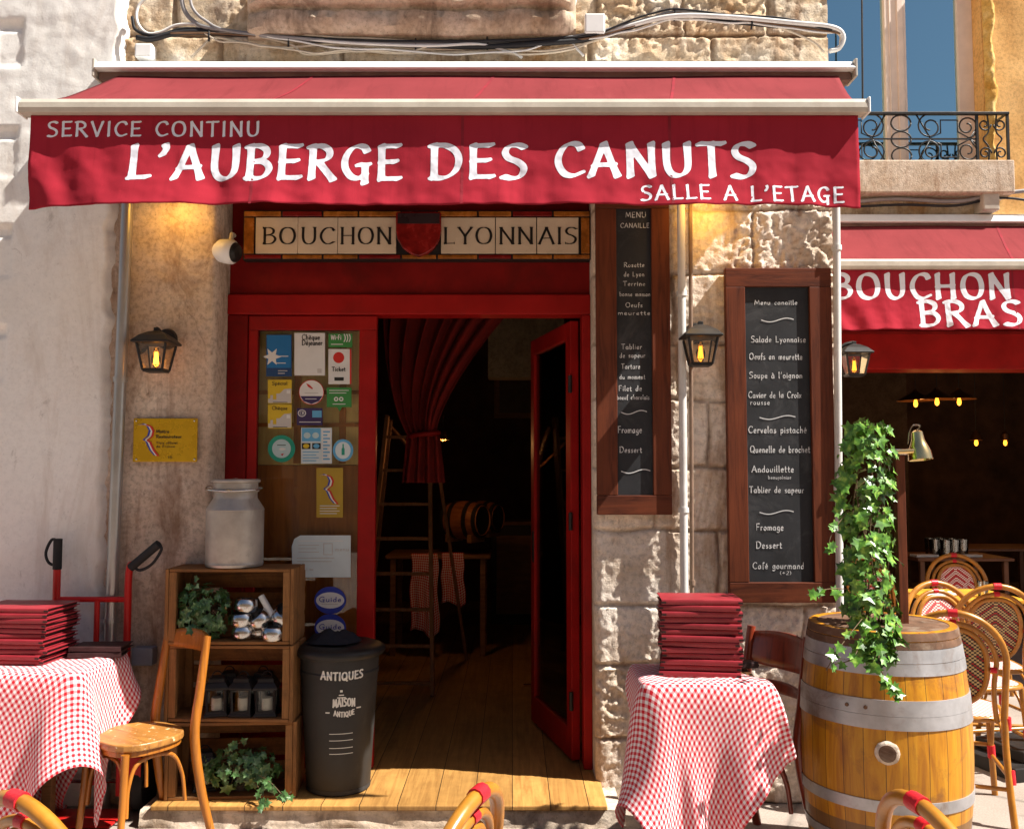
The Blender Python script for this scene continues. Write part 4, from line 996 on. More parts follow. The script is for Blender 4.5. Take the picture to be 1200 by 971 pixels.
def lantern(label, loc, rz, lit):
    t = thing('wall_lantern', label, 'lantern', loc, rz, 'wall lanterns on the facade')
    MX = Matrix.Rotation(R(90), 4, 'X')
    m = MB(); m.lathe([(0.0, -.012), (.048, -.012), (.052, 0), (.046, .016), (.03, .022), (0, .024)], 24, (0, -.012, .03), 0, MX); m.build('wall_plate', M_BLACK, t, smooth=40)
    m = MB(); m.tube(cr([(0, -.03, .03), (0, -.07, .035), (0, -.10, .05), (0, -.145, .06)], 5), .011, 8); m.build('arm', M_BLACK, t, smooth=40)
    c = Vector((0, -.145, 0))
    def ring4(r, z): return [c + Vector((a * r, b * r, z)) for a, b in ((-1, -1), (1, -1), (1, 1), (-1, 1))]
    m = MB(); lv = [ring4(.088, -.012), ring4(.090, -.004), ring4(.062, .025), ring4(.030, .045), ring4(.012, .05), ring4(.012, .066)]
    m.add([p for l in lv for p in l], [(0, 3, 2, 1)] + [(4 * i + j, 4 * i + (j + 1) % 4, 4 * i + 4 + (j + 1) % 4, 4 * i + 4 + j) for i in range(5) for j in range(4)] + [(20, 21, 22, 23)])
    m.build('cap', M_BLACK, t, bev=.003)
    m = MB(); top, bot = ring4(.068, -.014), ring4(.046, -.135)
    for i in range(4): m.beam(top[i], bot[i], .010, .010)
    for i in range(4): m.beam(bot[i], bot[(i + 1) % 4], .010, .010)
    m.build('cage', M_BLACK, t, bev=.002)
    m = MB(); b4 = ring4(.045, -.137); m.add(b4 + ring4(.045, -.145), [(0, 1, 2, 3), (7, 6, 5, 4), (0, 4, 5, 1), (1, 5, 6, 2), (2, 6, 7, 3), (3, 7, 4, 0)]); m.build('base_plate', M_BLACK, t)
    m = MB(); a4, b4 = ring4(.066, -.016), ring4(.044, -.134); m.add(a4 + b4, [(i, i + 4, (i + 1) % 4 + 4, (i + 1) % 4) for i in range(4)]); m.build('glass', M_LGLASS, t)
    m = MB(); m.lathe([(0, -.125), (.010, -.122), (.020, -.10), (.022, -.08), (.014, -.055), (.011, -.03), (0, -.03)], 14, c); bl = m.build('bulb', M_LGLASS, t, smooth=180)
    m = MB()
    for i in range(4):
        a = i * math.pi / 2; m.tube([c + Vector((.004 * math.cos(a), .004 * math.sin(a), -.05)), c + Vector((.011 * math.cos(a), .011 * math.sin(a), -.108))], .0035, 5)
    m.build('filament', M_FIL if lit else M_FILD, bl)
    return t
lp = P(183, 418, -.145); lantern('lit black wall lantern on the left pillar above the yellow plaque', (lp.x, -.0, lp.z + .072), 0, True)
lp = P(821, 411, -.145); lantern('black wall lantern between the drainpipes and the tall menu board', (lp.x, -.0, lp.z + .072), 0, False)
lp = P(1001, 427, 1.05); lantern('black wall lantern at the corner beside the brasserie awning', (lp.x - .145, 1.05, lp.z + .072), R(90), False)

p, q = P(157, 490, -.02), P(231, 541, -.02)
pl = thing('wall_plaque', 'yellow metal plaque with a tricolour letter R on the left pillar', 'plaque', ((p.x + q.x) / 2, -.01, q.z))
m = MB(); m.bx(p.x, q.x, -.026, -.016, q.z, p.z); m.build('plate', plain('yellow_enamel_plate', (.60, .36, .015), .28, .35, var=.08, bump=.03), pl, True, bev=.003)
m = MB(); mats = [C_['royal'], C_['white'], C_['red'], C_['black']]
for i, (c, pts) in enumerate([(c, pts) for c, pts in ribbon_r(1.08, 163, 497)]):
    m.prism([(P(a, b, -.028).x, P(a, b, -.028).z) for a, b in pts], -.0285 - .0004 * i, -.027, i)
for i, (a, b, yy) in enumerate(((183, 198, 507), (183, 213, 513), (183, 208, 520), (183, 205, 524), (197, 202, 537))):
    lettering(m, ('Maître', 'Restaurateur', 'Titre officiel', 'de France', '15')[i], P(a, yy, -.026).x, P(b, yy, -.026).x, P(a, yy, -.026).z, .014 if i < 2 else .010, flat_surf(-.0265), wt=.2, lo=.8, mi=3, lift=.0001)
m.build('lettering', mats, pl, True)
for a, b in ((160, 493), (228, 493), (160, 538), (228, 538)):
    m = MB(); c = P(a, b, -.027); m.lathe([(.005, 0), (.004, .004), (0, .005)], 10, c, 0, Matrix.Rotation(R(90), 4, 'X')); m.build('screw', M_STEEL, pl, True, 40)

c = P(268, 295, -.02)
sc_ = thing('security_camera', 'white dome security camera at the top of the red doorway', 'camera', (c.x, .03, c.z + .05))
m = MB(); m.tube([(c.x, .06, c.z + .10), (c.x, .03, c.z + .10), (c.x, .0, c.z + .04)], .012, 8); m.build('bracket', M_BEIGE, sc_, True, 40)
aim = Vector((1, -.28, -.18)).to_track_quat('Z', 'Y').to_matrix().to_4x4()
m = MB(); m.lathe([(0, -.075), (.035, -.07), (.055, -.045), (.06, -.01), (.06, .02), (.05, .035)], 24, c, 0, aim); m.build('housing', M_WHITE, sc_, True, 40)
m = MB(); m.lathe([(.048, .03), (.048, .04), (.035, .055), (0, .06)], 24, c, 0, aim); m.build('lens', M_BLACK, sc_, True, 40)

def cable(label, pts, r, mat, n=6):
    t = tag(MB().tube(cr([P(a, b, y) for a, b, y in pts], n), r * 1.22, 7).build('cable', mat, smooth=180), label, 'cable', 'cables strung along the wall above the awning')
    return t
M_CW = plain('cream_cable_sheath', (.62, .54, .42), .6, var=.2, bump=0); M_CG = plain('grey_cable_sheath', (.26, .25, .25), .6, var=.2, bump=0); M_CWW = plain('white_cable_sheath', (.70, .69, .66), .5, var=.1, bump=0); M_CB = plain('black_cable_sheath', (.02, .02, .022), .6, var=.2, bump=0)
yy = -.05
cable('thick black cable bundle, lowest along the whole wall above the awning', [(160, 44, yy), (178, 46, yy), (215, 38, yy), (280, 40, yy), (350, 46, yy), (440, 52, yy), (560, 55, yy - .01), (650, 50, yy - .02), (690, 46, yy), (715, 40, yy), (745, 30, yy), (790, 17, yy), (830, 22, yy), (920, 31, yy), (975, 34, yy)], .011, M_CB)
cable('black cable running just above the thick bundle', [(155, 20, yy), (160, 36, yy), (185, 42, yy), (220, 34, yy), (300, 41, yy - .01), (420, 48, yy - .02), (540, 49, yy - .02), (640, 46, yy - .02), (700, 40, yy), (760, 24, yy), (800, 14, yy), (900, 28, yy), (970, 36, yy)], .007, M_CB)
cable('white cable looping down in a wide arc at the left end', [(176, -6, yy), (162, 8, yy), (161, 26, yy), (172, 39, yy), (188, 38, yy), (206, 30, yy), (228, 29, yy), (242, 36, yy), (300, 40, yy - .012), (400, 50, yy - .02), (500, 54, yy - .02), (560, 52, yy - .02), (600, 62, yy), (612, 68, yy)], .006, M_CWW)
cable('cream cable waving across the middle of the wall', [(224, 68, yy), (240, 52, yy), (252, 44, yy), (285, 50, yy), (330, 56, yy), (390, 52, yy), (460, 56, yy), (520, 58, yy), (580, 57, yy), (640, 60, yy), (690, 50, yy), (730, 36, yy), (790, 18, yy - .01), (850, 18, yy - .01), (930, 28, yy), (980, 38, yy), (985, 52, yy)], .005, M_CW)
cable('cream cable drooping under the black bundle toward the right', [(290, 40, yy), (340, 52, yy - .005), (360, 64, yy), (420, 60, yy), (470, 63, yy), (560, 61, yy), (620, 64, yy), (670, 58, yy), (700, 46, yy), (760, 26, yy - .012), (840, 20, yy), (905, 30, yy), (950, 48, yy), (966, 62, yy)], .0045, M_CW)
cable('grey cable coming down from the upper left and joining the bundle', [(212, -8, yy), (216, 12, yy), (228, 26, yy), (250, 34, yy - .01), (330, 44, yy - .015), (430, 50, yy - .015), (560, 52, yy - .012)], .009, M_CG)
cable('thin grey cable dropping beside the thick grey one', [(222, -8, yy - .01), (226, 10, yy - .01), (240, 24, yy - .01), (270, 37, yy - .02), (360, 46, yy - .02)], .006, M_CG)
cable('white cable looping up to the white box near the middle', [(676, -6, yy), (672, 12, yy), (664, 34, yy), (672, 52, yy), (684, 66, yy)], .005, M_CWW)
cable('thick pale cable curving round the right corner of the house', [(700, 44, yy), (740, 30, yy - .012), (790, 19, yy - .02), (850, 20, yy - .02), (930, 27, yy - .02), (975, 32, yy - .02), (988, 42, yy - .01), (984, 56, yy), (972, 60, yy)], .010, M_CWW)
cable('thin black cable hanging down in front of the upper window', [(1010, -8, YB - .12), (1010.5, 60, YB - .12), (1011, 125, YB - .12)], .006, M_CB)
for k_, (lab, dy, r, mm, x0, x1, dr) in enumerate((('thin cream cable running along the top of the bundle', -6, .0042, M_CW, 235, 760, 3), ('thin brown cable wandering between the others', -2, .004, plain('brown_cable_sheath', (.16, .09, .05), .6, bump=0), 200, 985, 5), ('thin white cable sagging low near the middle', 9, .0036, M_CWW, 300, 640, 7),
        ('dark grey cable lying on the bundle to the right corner', -5, .006, M_CG, 380, 985, 3), ('thin cream cable sagging just over the awning box', 12, .0034, M_CW, 240, 500, 6), ('thin black cable looping over the right half', -9, .0042, M_CB, 640, 975, 5), ('thin white cable crossing from the box to the corner', 3, .004, M_CWW, 690, 988, 4))):
    sp = [(160, 44), (215, 38), (280, 41), (350, 47), (440, 52), (560, 55), (650, 51), (700, 44), (745, 31), (790, 18), (830, 21), (920, 30), (990, 38)]
    n_ = 16; pts = []
    for i in range(n_ + 1):
        x = x0 + (x1 - x0) * i / n_
        for (a, b_), (c_, d_) in zip(sp, sp[1:]):
            if a <= x <= c_: y0 = b_ + (d_ - b_) * (x - a) / (c_ - a)
        pts.append((x, y0 + dy * math.sin(math.pi * min(1, max(0, i / n_))) ** .5 + dr * nz(i * .45, k_ * 3.3), yy - .012 - .004 * (k_ % 3)))
    cable(lab, pts, r, mm)
for lab, pts, r, mm in (('grey cable running under the stone sill of the upper window', [(1005, 236, 2.5), (1050, 233, 2.48), (1120, 236, 2.48), (1165, 228, 2.48), (1215, 222, 2.48)], .016, M_CG), ('black cable sagging under the stone sill of the upper window', [(1005, 242, 2.5), (1060, 240, 2.48), (1120, 241, 2.48), (1170, 232, 2.48), (1215, 236, 2.48)], .010, M_CB)):
    tag(MB().tube(cr([P(*p_) for p_ in pts], 6), r, 6).build('cable', mm, smooth=180), lab, 'cable', 'cables under the upper window')
for i, (a, b) in enumerate(((245, 42), (338, 48), (487, 54), (571, 52), (790, 18), (880, 28))):
    c = P(a, b, -.058); m = MB(); m.tube([c + Vector((0, 0, .035)), c + Vector((.003, -.012, 0)), c + Vector((0, 0, -.03))], .005, 6)
    tag(m.build('cable_clip', M_CB, smooth=180), ('black tie round the cables above the left end of the awning', 'black tie round the cables under the left end of the sill', 'black tie round the cables under the middle of the sill', 'black tie round the cables under the right half of the sill', 'black tie round the cables on their highest bend', 'black tie round the pale cables near the right corner')[i], 'cable tie', 'black ties round the cables')
for lab, a, b in (('white junction box on the wall at the left end of the awning', (159, 52), (179, 68)), ('white junction box beside the right end of the moulded sill', (685, 17), (709, 40))):
    p, q = P(*a, -.07), P(*b, -.07); m = MB(); m.bx(p.x, q.x, -.085, -.02, q.z, p.z); tag(m.build('junction_box', M_WHITE, bev=.008), lab, 'junction box')
p, q = P(1160, 222, 2.42), P(1180, 246, 2.42); m = MB(); m.bx(p.x - .05, q.x - .05, 2.42, 2.58, q.z, p.z); tag(m.build('junction_box', M_BEIGE, bev=.01), 'beige junction box under the stone sill above the brasserie awning', 'junction box')

# lamps tucked behind the awning that wash the pillar tops in warm yellow
for i, (px, lab) in enumerate(((205, 'small lit spotlight behind the awning over the left pillar'), (822, 'small lit spotlight behind the awning over the right pillar'))):
    c = P(px, 225, -.10)
    t = thing('spotlight', lab, 'spotlight', (c.x, 0, c.z), 0)
    m = MB(); m.lathe([(.03, .0), (.035, .05), (.03, .08), (0, .085)], 16, (0, -.10, .0)); m.build('housing', M_BLACK, t, smooth=40)
    m = MB(); m.tube([(0, -.10, .06), (0, .0, .06)], .008, 8); m.build('bracket', M_BLACK, t)
    m = MB(); m.lathe([(0, -.001), (.026, -.001)], 16, (0, -.10, 0)); m.build('lens', emit('warm_spot_lens', (1, .6, .2), 6), t)
    l = bpy.data.lights.new('spot', 'SPOT'); l.energy = 2.4; l.color = (1, .50, .06); l.spot_size = R(165); l.spot_blend = 1; l.shadow_soft_size = .08
    lo = bpy.data.objects.new('lamp_glow', l); col.objects.link(lo); lo.parent = t; lo.location = (0, -.16, -.012)
    lo.rotation_euler = (R(40), 0, 0)
# ------------------------------------------------------------------ upstairs balcony railing
def scroll(c, r0, turns, a0, sgn=1, n=26):         # spiral in x,z round c
    return [Vector((c[0] + r0 * (1 - .75 * i / n) * math.cos(a0 + sgn * turns * 2 * math.pi * i / n), 0, c[1] + r0 * (1 - .75 * i / n) * math.sin(a0 + sgn * turns * 2 * math.pi * i / n))) for i in range(n + 1)]
YRL = YB - .16
rl = thing('balcony_railing', 'black wrought iron scrollwork railing at the upper window', 'railing', (X(1056, 195, YRL), YRL, Z(195, YRL)))
zt_, zb_ = Z(133, YRL), Z(193, YRL); xr = X(1181, 160, YRL); xl = X(931, 160, YRL); xc_ = X(1056, 160, YRL); xp = X(1145, 160, YRL); xq = X(967, 160, YRL)
m = MB(); m.bx(xl - .01, xr + .01, YRL - .018, YRL + .018, zt_ - .012, zt_ + .008); m.build('top_rail', M_BLACK, rl, True, bev=.003)
m = MB(); m.bx(xl, xr, YRL - .01, YRL + .01, zb_ - .006, zb_ + .006); m.build('bottom_rail', M_BLACK, rl, True)
zm = (zt_ + zb_) / 2
m = MB(); m.bx(xq, xp, YRL - .006, YRL + .006, zm - .005, zm + .005); m.build('middle_rail', M_BLACK, rl, True)
for x in (xl, xq, xp, xr): m = MB(); m.bx(x - .009, x + .009, YRL - .009, YRL + .009, zb_, zt_); m.build('post', M_BLACK, rl, True)
for x in (xl, xr): m = MB(); m.bx(x - .008, x + .008, YRL, YB + .0, zt_ - .006, zt_ + .006); m.build('wall_stay', M_BLACK, rl, True)
H_ = zt_ - zb_
def ironwork(pts): 
    m = MB(); m.tube([Vector((p.x, YRL, p.z)) for p in pts], .0065, 6); m.build('scroll', M_BLACK, rl, True, 180)
for k in range(3):
    zc = zb_ + H_ * (.17 + .32 * k); ironwork([Vector((xc_ + .075 * math.cos(a * .3), 0, zc + H_ * .155 * math.sin(a * .3))) for a in range(22)])
for s_ in (-1, 1):
    for zc, up in ((zb_ + H_ * .74, 1), (zb_ + H_ * .27, -1)):
        for (dx, r) in ((.22, .10), (.50, .09)):
            sp = scroll((xc_ + s_ * dx, zc), r, 1.5, math.pi / 2 * up if dx < .3 else -math.pi / 2 * up, s_ * up * (1 if dx < .3 else 1))
            ironwork(sp)
        a = Vector((xc_ + s_ * .30, 0, zc - up * .05)); b = Vector((xc_ + s_ * .43, 0, zc + up * .05))
        ironwork([Vector((xc_ + s_ * .12, 0, zc + up * .09)), Vector((xc_ + s_ * .22, 0, zc - up * .09)), a, Vector((a.x, 0, zc + up * .05)), b, Vector((b.x, 0, zc - up * .04)), Vector((xc_ + s_ * .52, 0, zc - up * .09)), Vector((xc_ + s_ * .58, 0, zc))])
for s0, s1 in ((xp, xr), (xl, xq)):
    mid = (s0 + s1) / 2; hw = (s1 - s0) / 2
    for s_ in (-1, 1):
        for zc, up in ((zb_ + H_ * .78, 1), (zb_ + H_ * .22, -1)): ironwork(scroll((mid + s_ * hw * .5, zc), hw * .42, 1.3, math.pi if s_ > 0 else 0, s_ * up))
        ironwork(cr([(mid + s_ * hw * .3, 0, zt_), (mid + s_ * hw * .25, 0, zm + .06), (mid + s_ * hw * .6, 0, zm), (mid + s_ * hw * .25, 0, zm - .07), (mid + s_ * hw * .3, 0, zb_)], 6))

# ------------------------------------------------------------------ draped cloths: a small cloth simulation
BS = .10
def drape(name, label, cx, cy, hx, hy, zt, w_, h_, ox, oy, rot, seed, s=.022, steps=330):
    rng = np.random.default_rng(seed)
    nx, ny = int(w_ / s) + 1, int(h_ / s) + 1
    u, v = np.meshgrid(np.arange(nx) * s - w_ / 2, np.arange(ny) * s - h_ / 2)
    c, sn = math.cos(rot), math.sin(rot)
    p = np.stack([c * (u + ox) - sn * (v + oy), sn * (u + ox) + c * (v + oy), np.full_like(u, zt + .006)], -1)
    p[..., 2] += rng.normal(0, .002, p.shape[:2]); p[..., :2] += rng.normal(0, .0015, p[..., :2].shape)
    q = p.copy(); d2 = s * math.sqrt(2)
    def con(A, B, L, k):
        d = B - A; n = np.linalg.norm(d, axis=-1, keepdims=True) + 1e-9
        e = d * ((n - L) / n) * (.5 * k); A += e; B -= e
    def slide():
        r = .022
        ins = (np.abs(p[..., 0]) < hx) & (np.abs(p[..., 1]) < hy) & (p[..., 2] < zt)
        dz = zt - p[..., 2]; dx = hx - np.abs(p[..., 0]); dy = hy - np.abs(p[..., 1])
        top = ins & (dz < .03) ; p[..., 2][top] = zt; p[..., 0][top] = p0[..., 0][top] + .08 * (p[..., 0][top] - p0[..., 0][top]); p[..., 1][top] = p0[..., 1][top] + .08 * (p[..., 1][top] - p0[..., 1][top]); q[top] = q[top] * .2 + p[top] * .8
        sd = ins & ~top; fx = sd & (dx < dy); fy = sd & ~fx
        p[..., 0][fx] = np.sign(p[..., 0][fx]) * hx; p[..., 1][fy] = np.sign(p[..., 1][fy]) * hy
        p[..., 2] = np.maximum(p[..., 2], .006)
    for it in range(steps):
        vel = (p - q) * .985; q = p.copy(); p0 = p.copy(); p = p + vel; p[..., 2] -= 9.8 * .011 ** 2
        for k in range(7):
            for o in (0, 1):
                con(p[:, o:nx - 1:2], p[:, o + 1:nx:2], s, 1.0); con(p[o:ny - 1:2], p[o + 1:ny:2], s, 1.0)
            con(p[:-1:2, :-1], p[1::2, 1:] if ny % 2 == 0 else p[1::2, 1:], d2, .25)
            con(p[:-1:2, 1:], p[1::2, :-1], d2, .25)
            if k % 3 == 0:
                for o in (0, 2): con(p[:, o:nx - 2:4], p[:, o + 2:nx:4], 2 * s, .25) if p[:, o:nx - 2:4].shape == p[:, o + 2:nx:4].shape else None
                for o in (0, 2): con(p[o:ny - 2:4], p[o + 2:ny:4], 2 * s, .25) if p[o:ny - 2:4].shape == p[o + 2:ny:4].shape else None
            if k % 2 == 0:
                for L6 in (5, 8): con(p[:, :-L6:2], p[:, L6::2], L6 * s, BS) if p[:, :-L6:2].shape == p[:, L6::2].shape else con(p[:, :-L6:2], p[:, L6:][:, ::2], L6 * s, BS)
                for L6 in (5, 8): con(p[:-L6:2], p[L6:][::2], L6 * s, BS)
            slide()
    t = thing('tablecloth', label, 'tablecloth', (cx, cy, zt))
    me = bpy.data.meshes.new('cloth'); vs_ = p.reshape(-1, 3).copy(); vs_[:, 2] -= zt
    fs = [(j * nx + i, j * nx + i + 1, (j + 1) * nx + i + 1, (j + 1) * nx + i) for j in range(ny - 1) for i in range(nx - 1)]
    me.from_pydata(vs_.tolist(), [], fs); ul = me.uv_layers.new(name='UVMap')
    uv = np.stack([u, v], -1).reshape(-1, 2); li = np.zeros(len(me.loops), dtype=np.int32); me.loops.foreach_get('vertex_index', li)
    ul.data.foreach_set('uv', uv[li].ravel()); me.materials.append(M_GING)
    me.polygons.foreach_set('use_smooth', [True] * len(me.polygons)); me.update()
    bpy.data.objects.remove(t)
    o = bpy.data.objects.new(name, me); col.objects.link(o); o.location = (cx, cy, zt)
    b = o.modifiers.new('sub', 'SUBSURF'); b.levels = b.render_levels = 1
    b = o.modifiers.new('solid', 'SOLIDIFY'); b.thickness = .0015; b.offset = 1
    return tag(o, label, 'tablecloth')
def table(label, cx, cy, hx, hy, zt, mat=M_INW, rz=0, loc_z=0, ins=.06):
    t = thing('table', label, 'table', (cx, cy, loc_z), rz)
    m = MB(); m.bx(-hx, hx, -hy, hy, zt - .03, zt); m.build('tabletop', mat, t, bev=.008)
    for a in (-1, 1):
        for b in (-1, 1): m = MB(); m.bx(a * (hx - ins) - .022, a * (hx - ins) + .022, b * (hy - min(ins, .14)) - .022, b * (hy - min(ins, .14)) + .022, 0, zt - .031); m.build('leg', mat, t, bev=.004)
    return t
TL = (-2.24, -.46, .50, .25); TR = (.745, -.70, .245, .20)
table('brown table hidden under the left checked tablecloth', TL[0], TL[1], TL[2] - .012, TL[3] - .012, .743, ins=.26)
table('small brown table hidden under the right checked tablecloth', TR[0], TR[1], TR[2] - .012, TR[3] - .012, .743, ins=.10)
drape('tablecloth', 'large red and white checked tablecloth on the left table', TL[0], TL[1], TL[2] + .006, TL[3] + .006, .752, 1.78, 1.68, -.185, .02, R(40), 5)
drape('tablecloth', 'red and white checked tablecloth on the small right table', TR[0], TR[1], TR[2] + .006, TR[3] + .006, .752, .84, .92, -.285, -.145, R(43), 9)

# ------------------------------------------------------------------ stacks of menus
ORD = ['topmost', 'second from the top', 'third from the top', 'fourth from the top', 'fifth from the top', 'sixth from the top', 'seventh from the top', 'eighth from the top', 'ninth from the top', 'tenth from the top', 'eleventh from the top', 'twelfth from the top', 'lowest']
def make_menu(w_, d_, h_, mat, warp=1):
    t = thing('menu', 'menu', 'menu')
    m = MB(); N = 12; k = .0032; f = .0025
    prof = [(d_ / 2, h_ - k), (d_ / 2, h_), (-d_ / 2 + f * 2, h_), (-d_ / 2 + f * .6, h_ - f * .5), (-d_ / 2, h_ - f * 1.8), (-d_ / 2, f * 1.8), (-d_ / 2 + f * .6, f * .5), (-d_ / 2 + f * 2, 0), (d_ / 2, 0), (d_ / 2, k), (-d_ / 2 + f * 2, k), (-d_ / 2 + k, f * 2.4), (-d_ / 2 + k, h_ - f * 2.4), (-d_ / 2 + f * 2, h_ - k)]
    q = len(prof); vs_ = []
    for i in range(N + 1):
        x = -w_ / 2 + w_ * i / N
        for y, z in prof:
            up = z > h_ * .5; e = (y + d_ / 2) / d_
            vs_.append((x, y + .0008 * nz(x * 30, z * 90), z + (warp * .0016 * nz(x * 6, e * 2, 1 if up else 9) - (.0028 * e if up else 0)) * (1 if y > -d_ / 2 + .01 else .3)))
    fs = [(i * q + j, i * q + (j + 1) % q, (i + 1) * q + (j + 1) % q, (i + 1) * q + j) for i in range(N) for j in range(q)]
    fs += [tuple(range(q)), tuple(N * q + j for j in range(q))[::-1]]
    m.add(vs_, fs); m.build('cover', mat, t, smooth=30)
    m = MB()
    for a in range(3): z = k + .0006 + a * (h_ - 2 * k - .003) / 3; m.bx(-w_ / 2 + .007 + .002 * a, w_ / 2 - .010 + .002 * a, -d_ / 2 + .006, d_ / 2 - .010, z, z + .0022)
    m.build('pages', M_MENUP, t)
    for s_ in (-1, 1):
        m = MB(); m.bx(s_ * (w_ / 2 - .008) - .008, s_ * (w_ / 2 - .008) + .0095 * (1 if s_ > 0 else 1), -d_ / 2 - .0012, -d_ / 2 + .004, h_ * .25, h_ * .62); m.build('corner_tab', M_BLKM, t)
    return t
def stack(n, cx, cy, rz, mat, w_, d_, h_, where, seed, colour):
    rnd = random.Random(seed); proto = make_menu(w_, d_, h_, mat); z = .7565
    for i in range(n):
        o = proto if i == 0 else copy_tree(proto)
        k = n - 1 - i; nm = 'lowest' if i == 0 else ORD[k]
        o.location = (cx + rnd.uniform(-.010, .010), cy + rnd.uniform(-.009, .009), z); o.rotation_euler = (R(rnd.uniform(-.25, .25)), R(rnd.uniform(-.2, .2)), rz + R(rnd.uniform(-3.6, 3.6)))
        z += h_ + .0018
        tag(o, f'{colour} menu, {nm} of the stack {where}', 'menu', f'{colour} menus stacked {where}')
    return z
stack(11, -2.115, -.415, R(-4), M_MENU, .34, .27, .0195, 'on the left checked tablecloth', 3, 'red')
stack(13, .76, -.68, R(-7), M_MENU, .315, .235, .0215, 'on the small right table', 4, 'dark red')
o = make_menu(.22, .16, .022, M_BLKM); o.location = (-1.82, -.33, .7565); o.rotation_euler = (0, 0, R(8)); tag(o, 'thin black folder, lower of two behind the left red menus', 'folder')
o.name = 'folder'; o = copy_tree(o); o.location = (-1.815, -.325, .780); o.rotation_euler = (0, 0, R(3)); tag(o, 'thin black folder, upper of two behind the left red menus', 'folder')
o = make_menu(.10, .07, .025, M_BLKM); o.name = 'card_holder'; o.location = (.955, -.60, .7565); o.rotation_euler = (0, 0, R(15)); tag(o, 'small dark card holder beside the red menus on the right table', 'card holder')

# ------------------------------------------------------------------ wooden chairs
def wooden_chair(label, loc, rz, mat, seatm, panel, height=.86):
    t = thing('wooden_chair', label, 'chair', loc, rz)
    pts = []
    for i in range(28):
        a = 2 * math.pi * i / 28; ex = .78
        cx_, sy = math.cos(a), math.sin(a)
        pts.append((.205 * math.copysign(abs(cx_) ** ex, cx_) * (1 - .07 * sy), .20 * math.copysign(abs(sy) ** ex, sy)))
    m = MB(); m.slab(pts, .435, .465); m.build('seat', seatm, t, bev=.007, seg=3)
    m = MB(); m.slab([(x * .93, y * .95) for x, y in pts], .412, .434); m.build('seat_rim', mat, t, bev=.003)
    for s_ in (-1, 1):
        m = MB(); m.tube(cr([(s_ * .165, -.165, .43), (s_ * .17, -.175, .25), (s_ * .185, -.20, 0)], 6), [.019 - .004 * i / 12 for i in range(13)], 10); m.build('front_leg', mat, t, smooth=60)
        m = MB(); m.tube(cr([(s_ * .19, .30, 0), (s_ * .18, .235, .22), (s_ * .172, .20, .44), (s_ * .172, .225, .62), (s_ * .168, .265, height - .005)], 6), [.019 + .005 * math.sin(math.pi * min(1, i / 24)) for i in range(25)], 10); m.build('rear_post', mat, t, smooth=60)
    def slat(z0, z1, bow, nm):
        m = MB()
        def fn(u, v):
            x = (u * 2 - 1) * .175; z = z0 + (z1 - z0) * v
            y = .228 + (z - .62) * .16 + bow * (1 - (u * 2 - 1) ** 2)
            zz = z - .018 * (2 * u - 1) ** 2 * (1 if v > .5 else -0.4)
            return Vector((x, y, zz))
        m.sheet(fn, 16, 4); m.build(nm, mat, t, smooth=180, solid=.018, bev=.003)
    if panel: slat(height - .165, height - .012, .03, 'back_panel'); slat(height - .265, height - .215, .03, 'back_rail')
    else: slat(height - .080, height + .008, .045, 'back_rail')
    for ang in (0, 90, 180, 270):                  # bent braces under the seat
        M_ = Matrix.Rotation(R(ang), 4, 'Z')
        m = MB(); m.tube([M_ @ p for p in cr([(-.155, -.168, .18), (-.14, -.158, .30), (-.08, -.15, .385), (.08, -.15, .385), (.14, -.158, .30), (.155, -.168, .18)], 5)], .0095, 8)
        if ang != 180 or panel: m.build('brace', mat, t, smooth=60)
    return t
wc_ = wooden_chair('worn honey coloured wooden chair pulled up to the left checked table', (-1.575, -.50, 0), R(-37), M_HONEY, M_SEATW, False, .855); wc_.scale = (.86, .86, 1)
wooden_chair('dark mahogany chair between the right checked table and the barrel', (.915, -.56, 0), R(-62), M_MAHOG, M_MAHOG, True, .88)

# ------------------------------------------------------------------ sack truck
YT = -.10
ht = thing('hand_truck', 'red hand truck with black loop grips parked by the wall', 'hand truck', (X(112, 945, YT), YT, 0))
pL, pR = X(66, 700, YT), X(150, 700, YT)
zL, zR = Z(664, YT), Z(670, YT)
m = MB(); m.tube([(pL, YT, .12), (pL, YT, zL)], .017, 12); m.build('side_tube', M_REDP, ht, True, 60)
m = MB(); gx = X(155, 665, YT); m.tube(cr([(pR, YT, .12), (pR, YT, zR - .25), (pR, YT, zR - .04), (pR + .012, YT - .01, zR + .03), (gx + .02, YT - .03, Z(661, YT))], 5), .017, 12); m.build('side_tube', M_REDP, ht, True, 60)
for z in (Z(702, YT), .62, .32): m = MB(); m.tube([(pL, YT, z), (pR, YT, z)], .013, 10); m.build('crossbar', M_REDP, ht, True, 60)
m = MB(); m.tube([(X(114, 702, YT), YT, Z(702, YT)), (X(114, 702, YT), YT, .12)], .013, 10); m.build('centre_bar', M_REDP, ht, True, 60)
def grip(a, b, side):
    d = (b - a).normalized(); L = (b - a).length
    m = MB(); m.tube([a, b], .020, 12); g_ = m.build('grip', M_RUBBER, ht, True, 40)
    m = MB(); m.tube(cr([a + d * .015, a + d * .03 + side * .04, a + d * L * .55 + side * .055, b - d * .005 + side * .03, b - d * .008], 5), .007, 8); m.build('hand_guard', M_RUBBER, g_, True, 60)
grip(Vector((pL, YT, zL - .01)), Vector((pL + .005, YT - .01, Z(631, YT))), Vector((-1, 0, 0)))
grip(Vector((gx + .005, YT - .03, Z(664, YT))), Vector((X(186, 637, YT - .06), YT - .06, Z(637, YT - .06))), Vector((.55, 0, -.75)))
m = MB(); m.bx(pL - .10, pR + .04, YT - .24, YT - .02, .012, .020); m.build('toe_plate', M_REDP, ht, True, bev=.003)
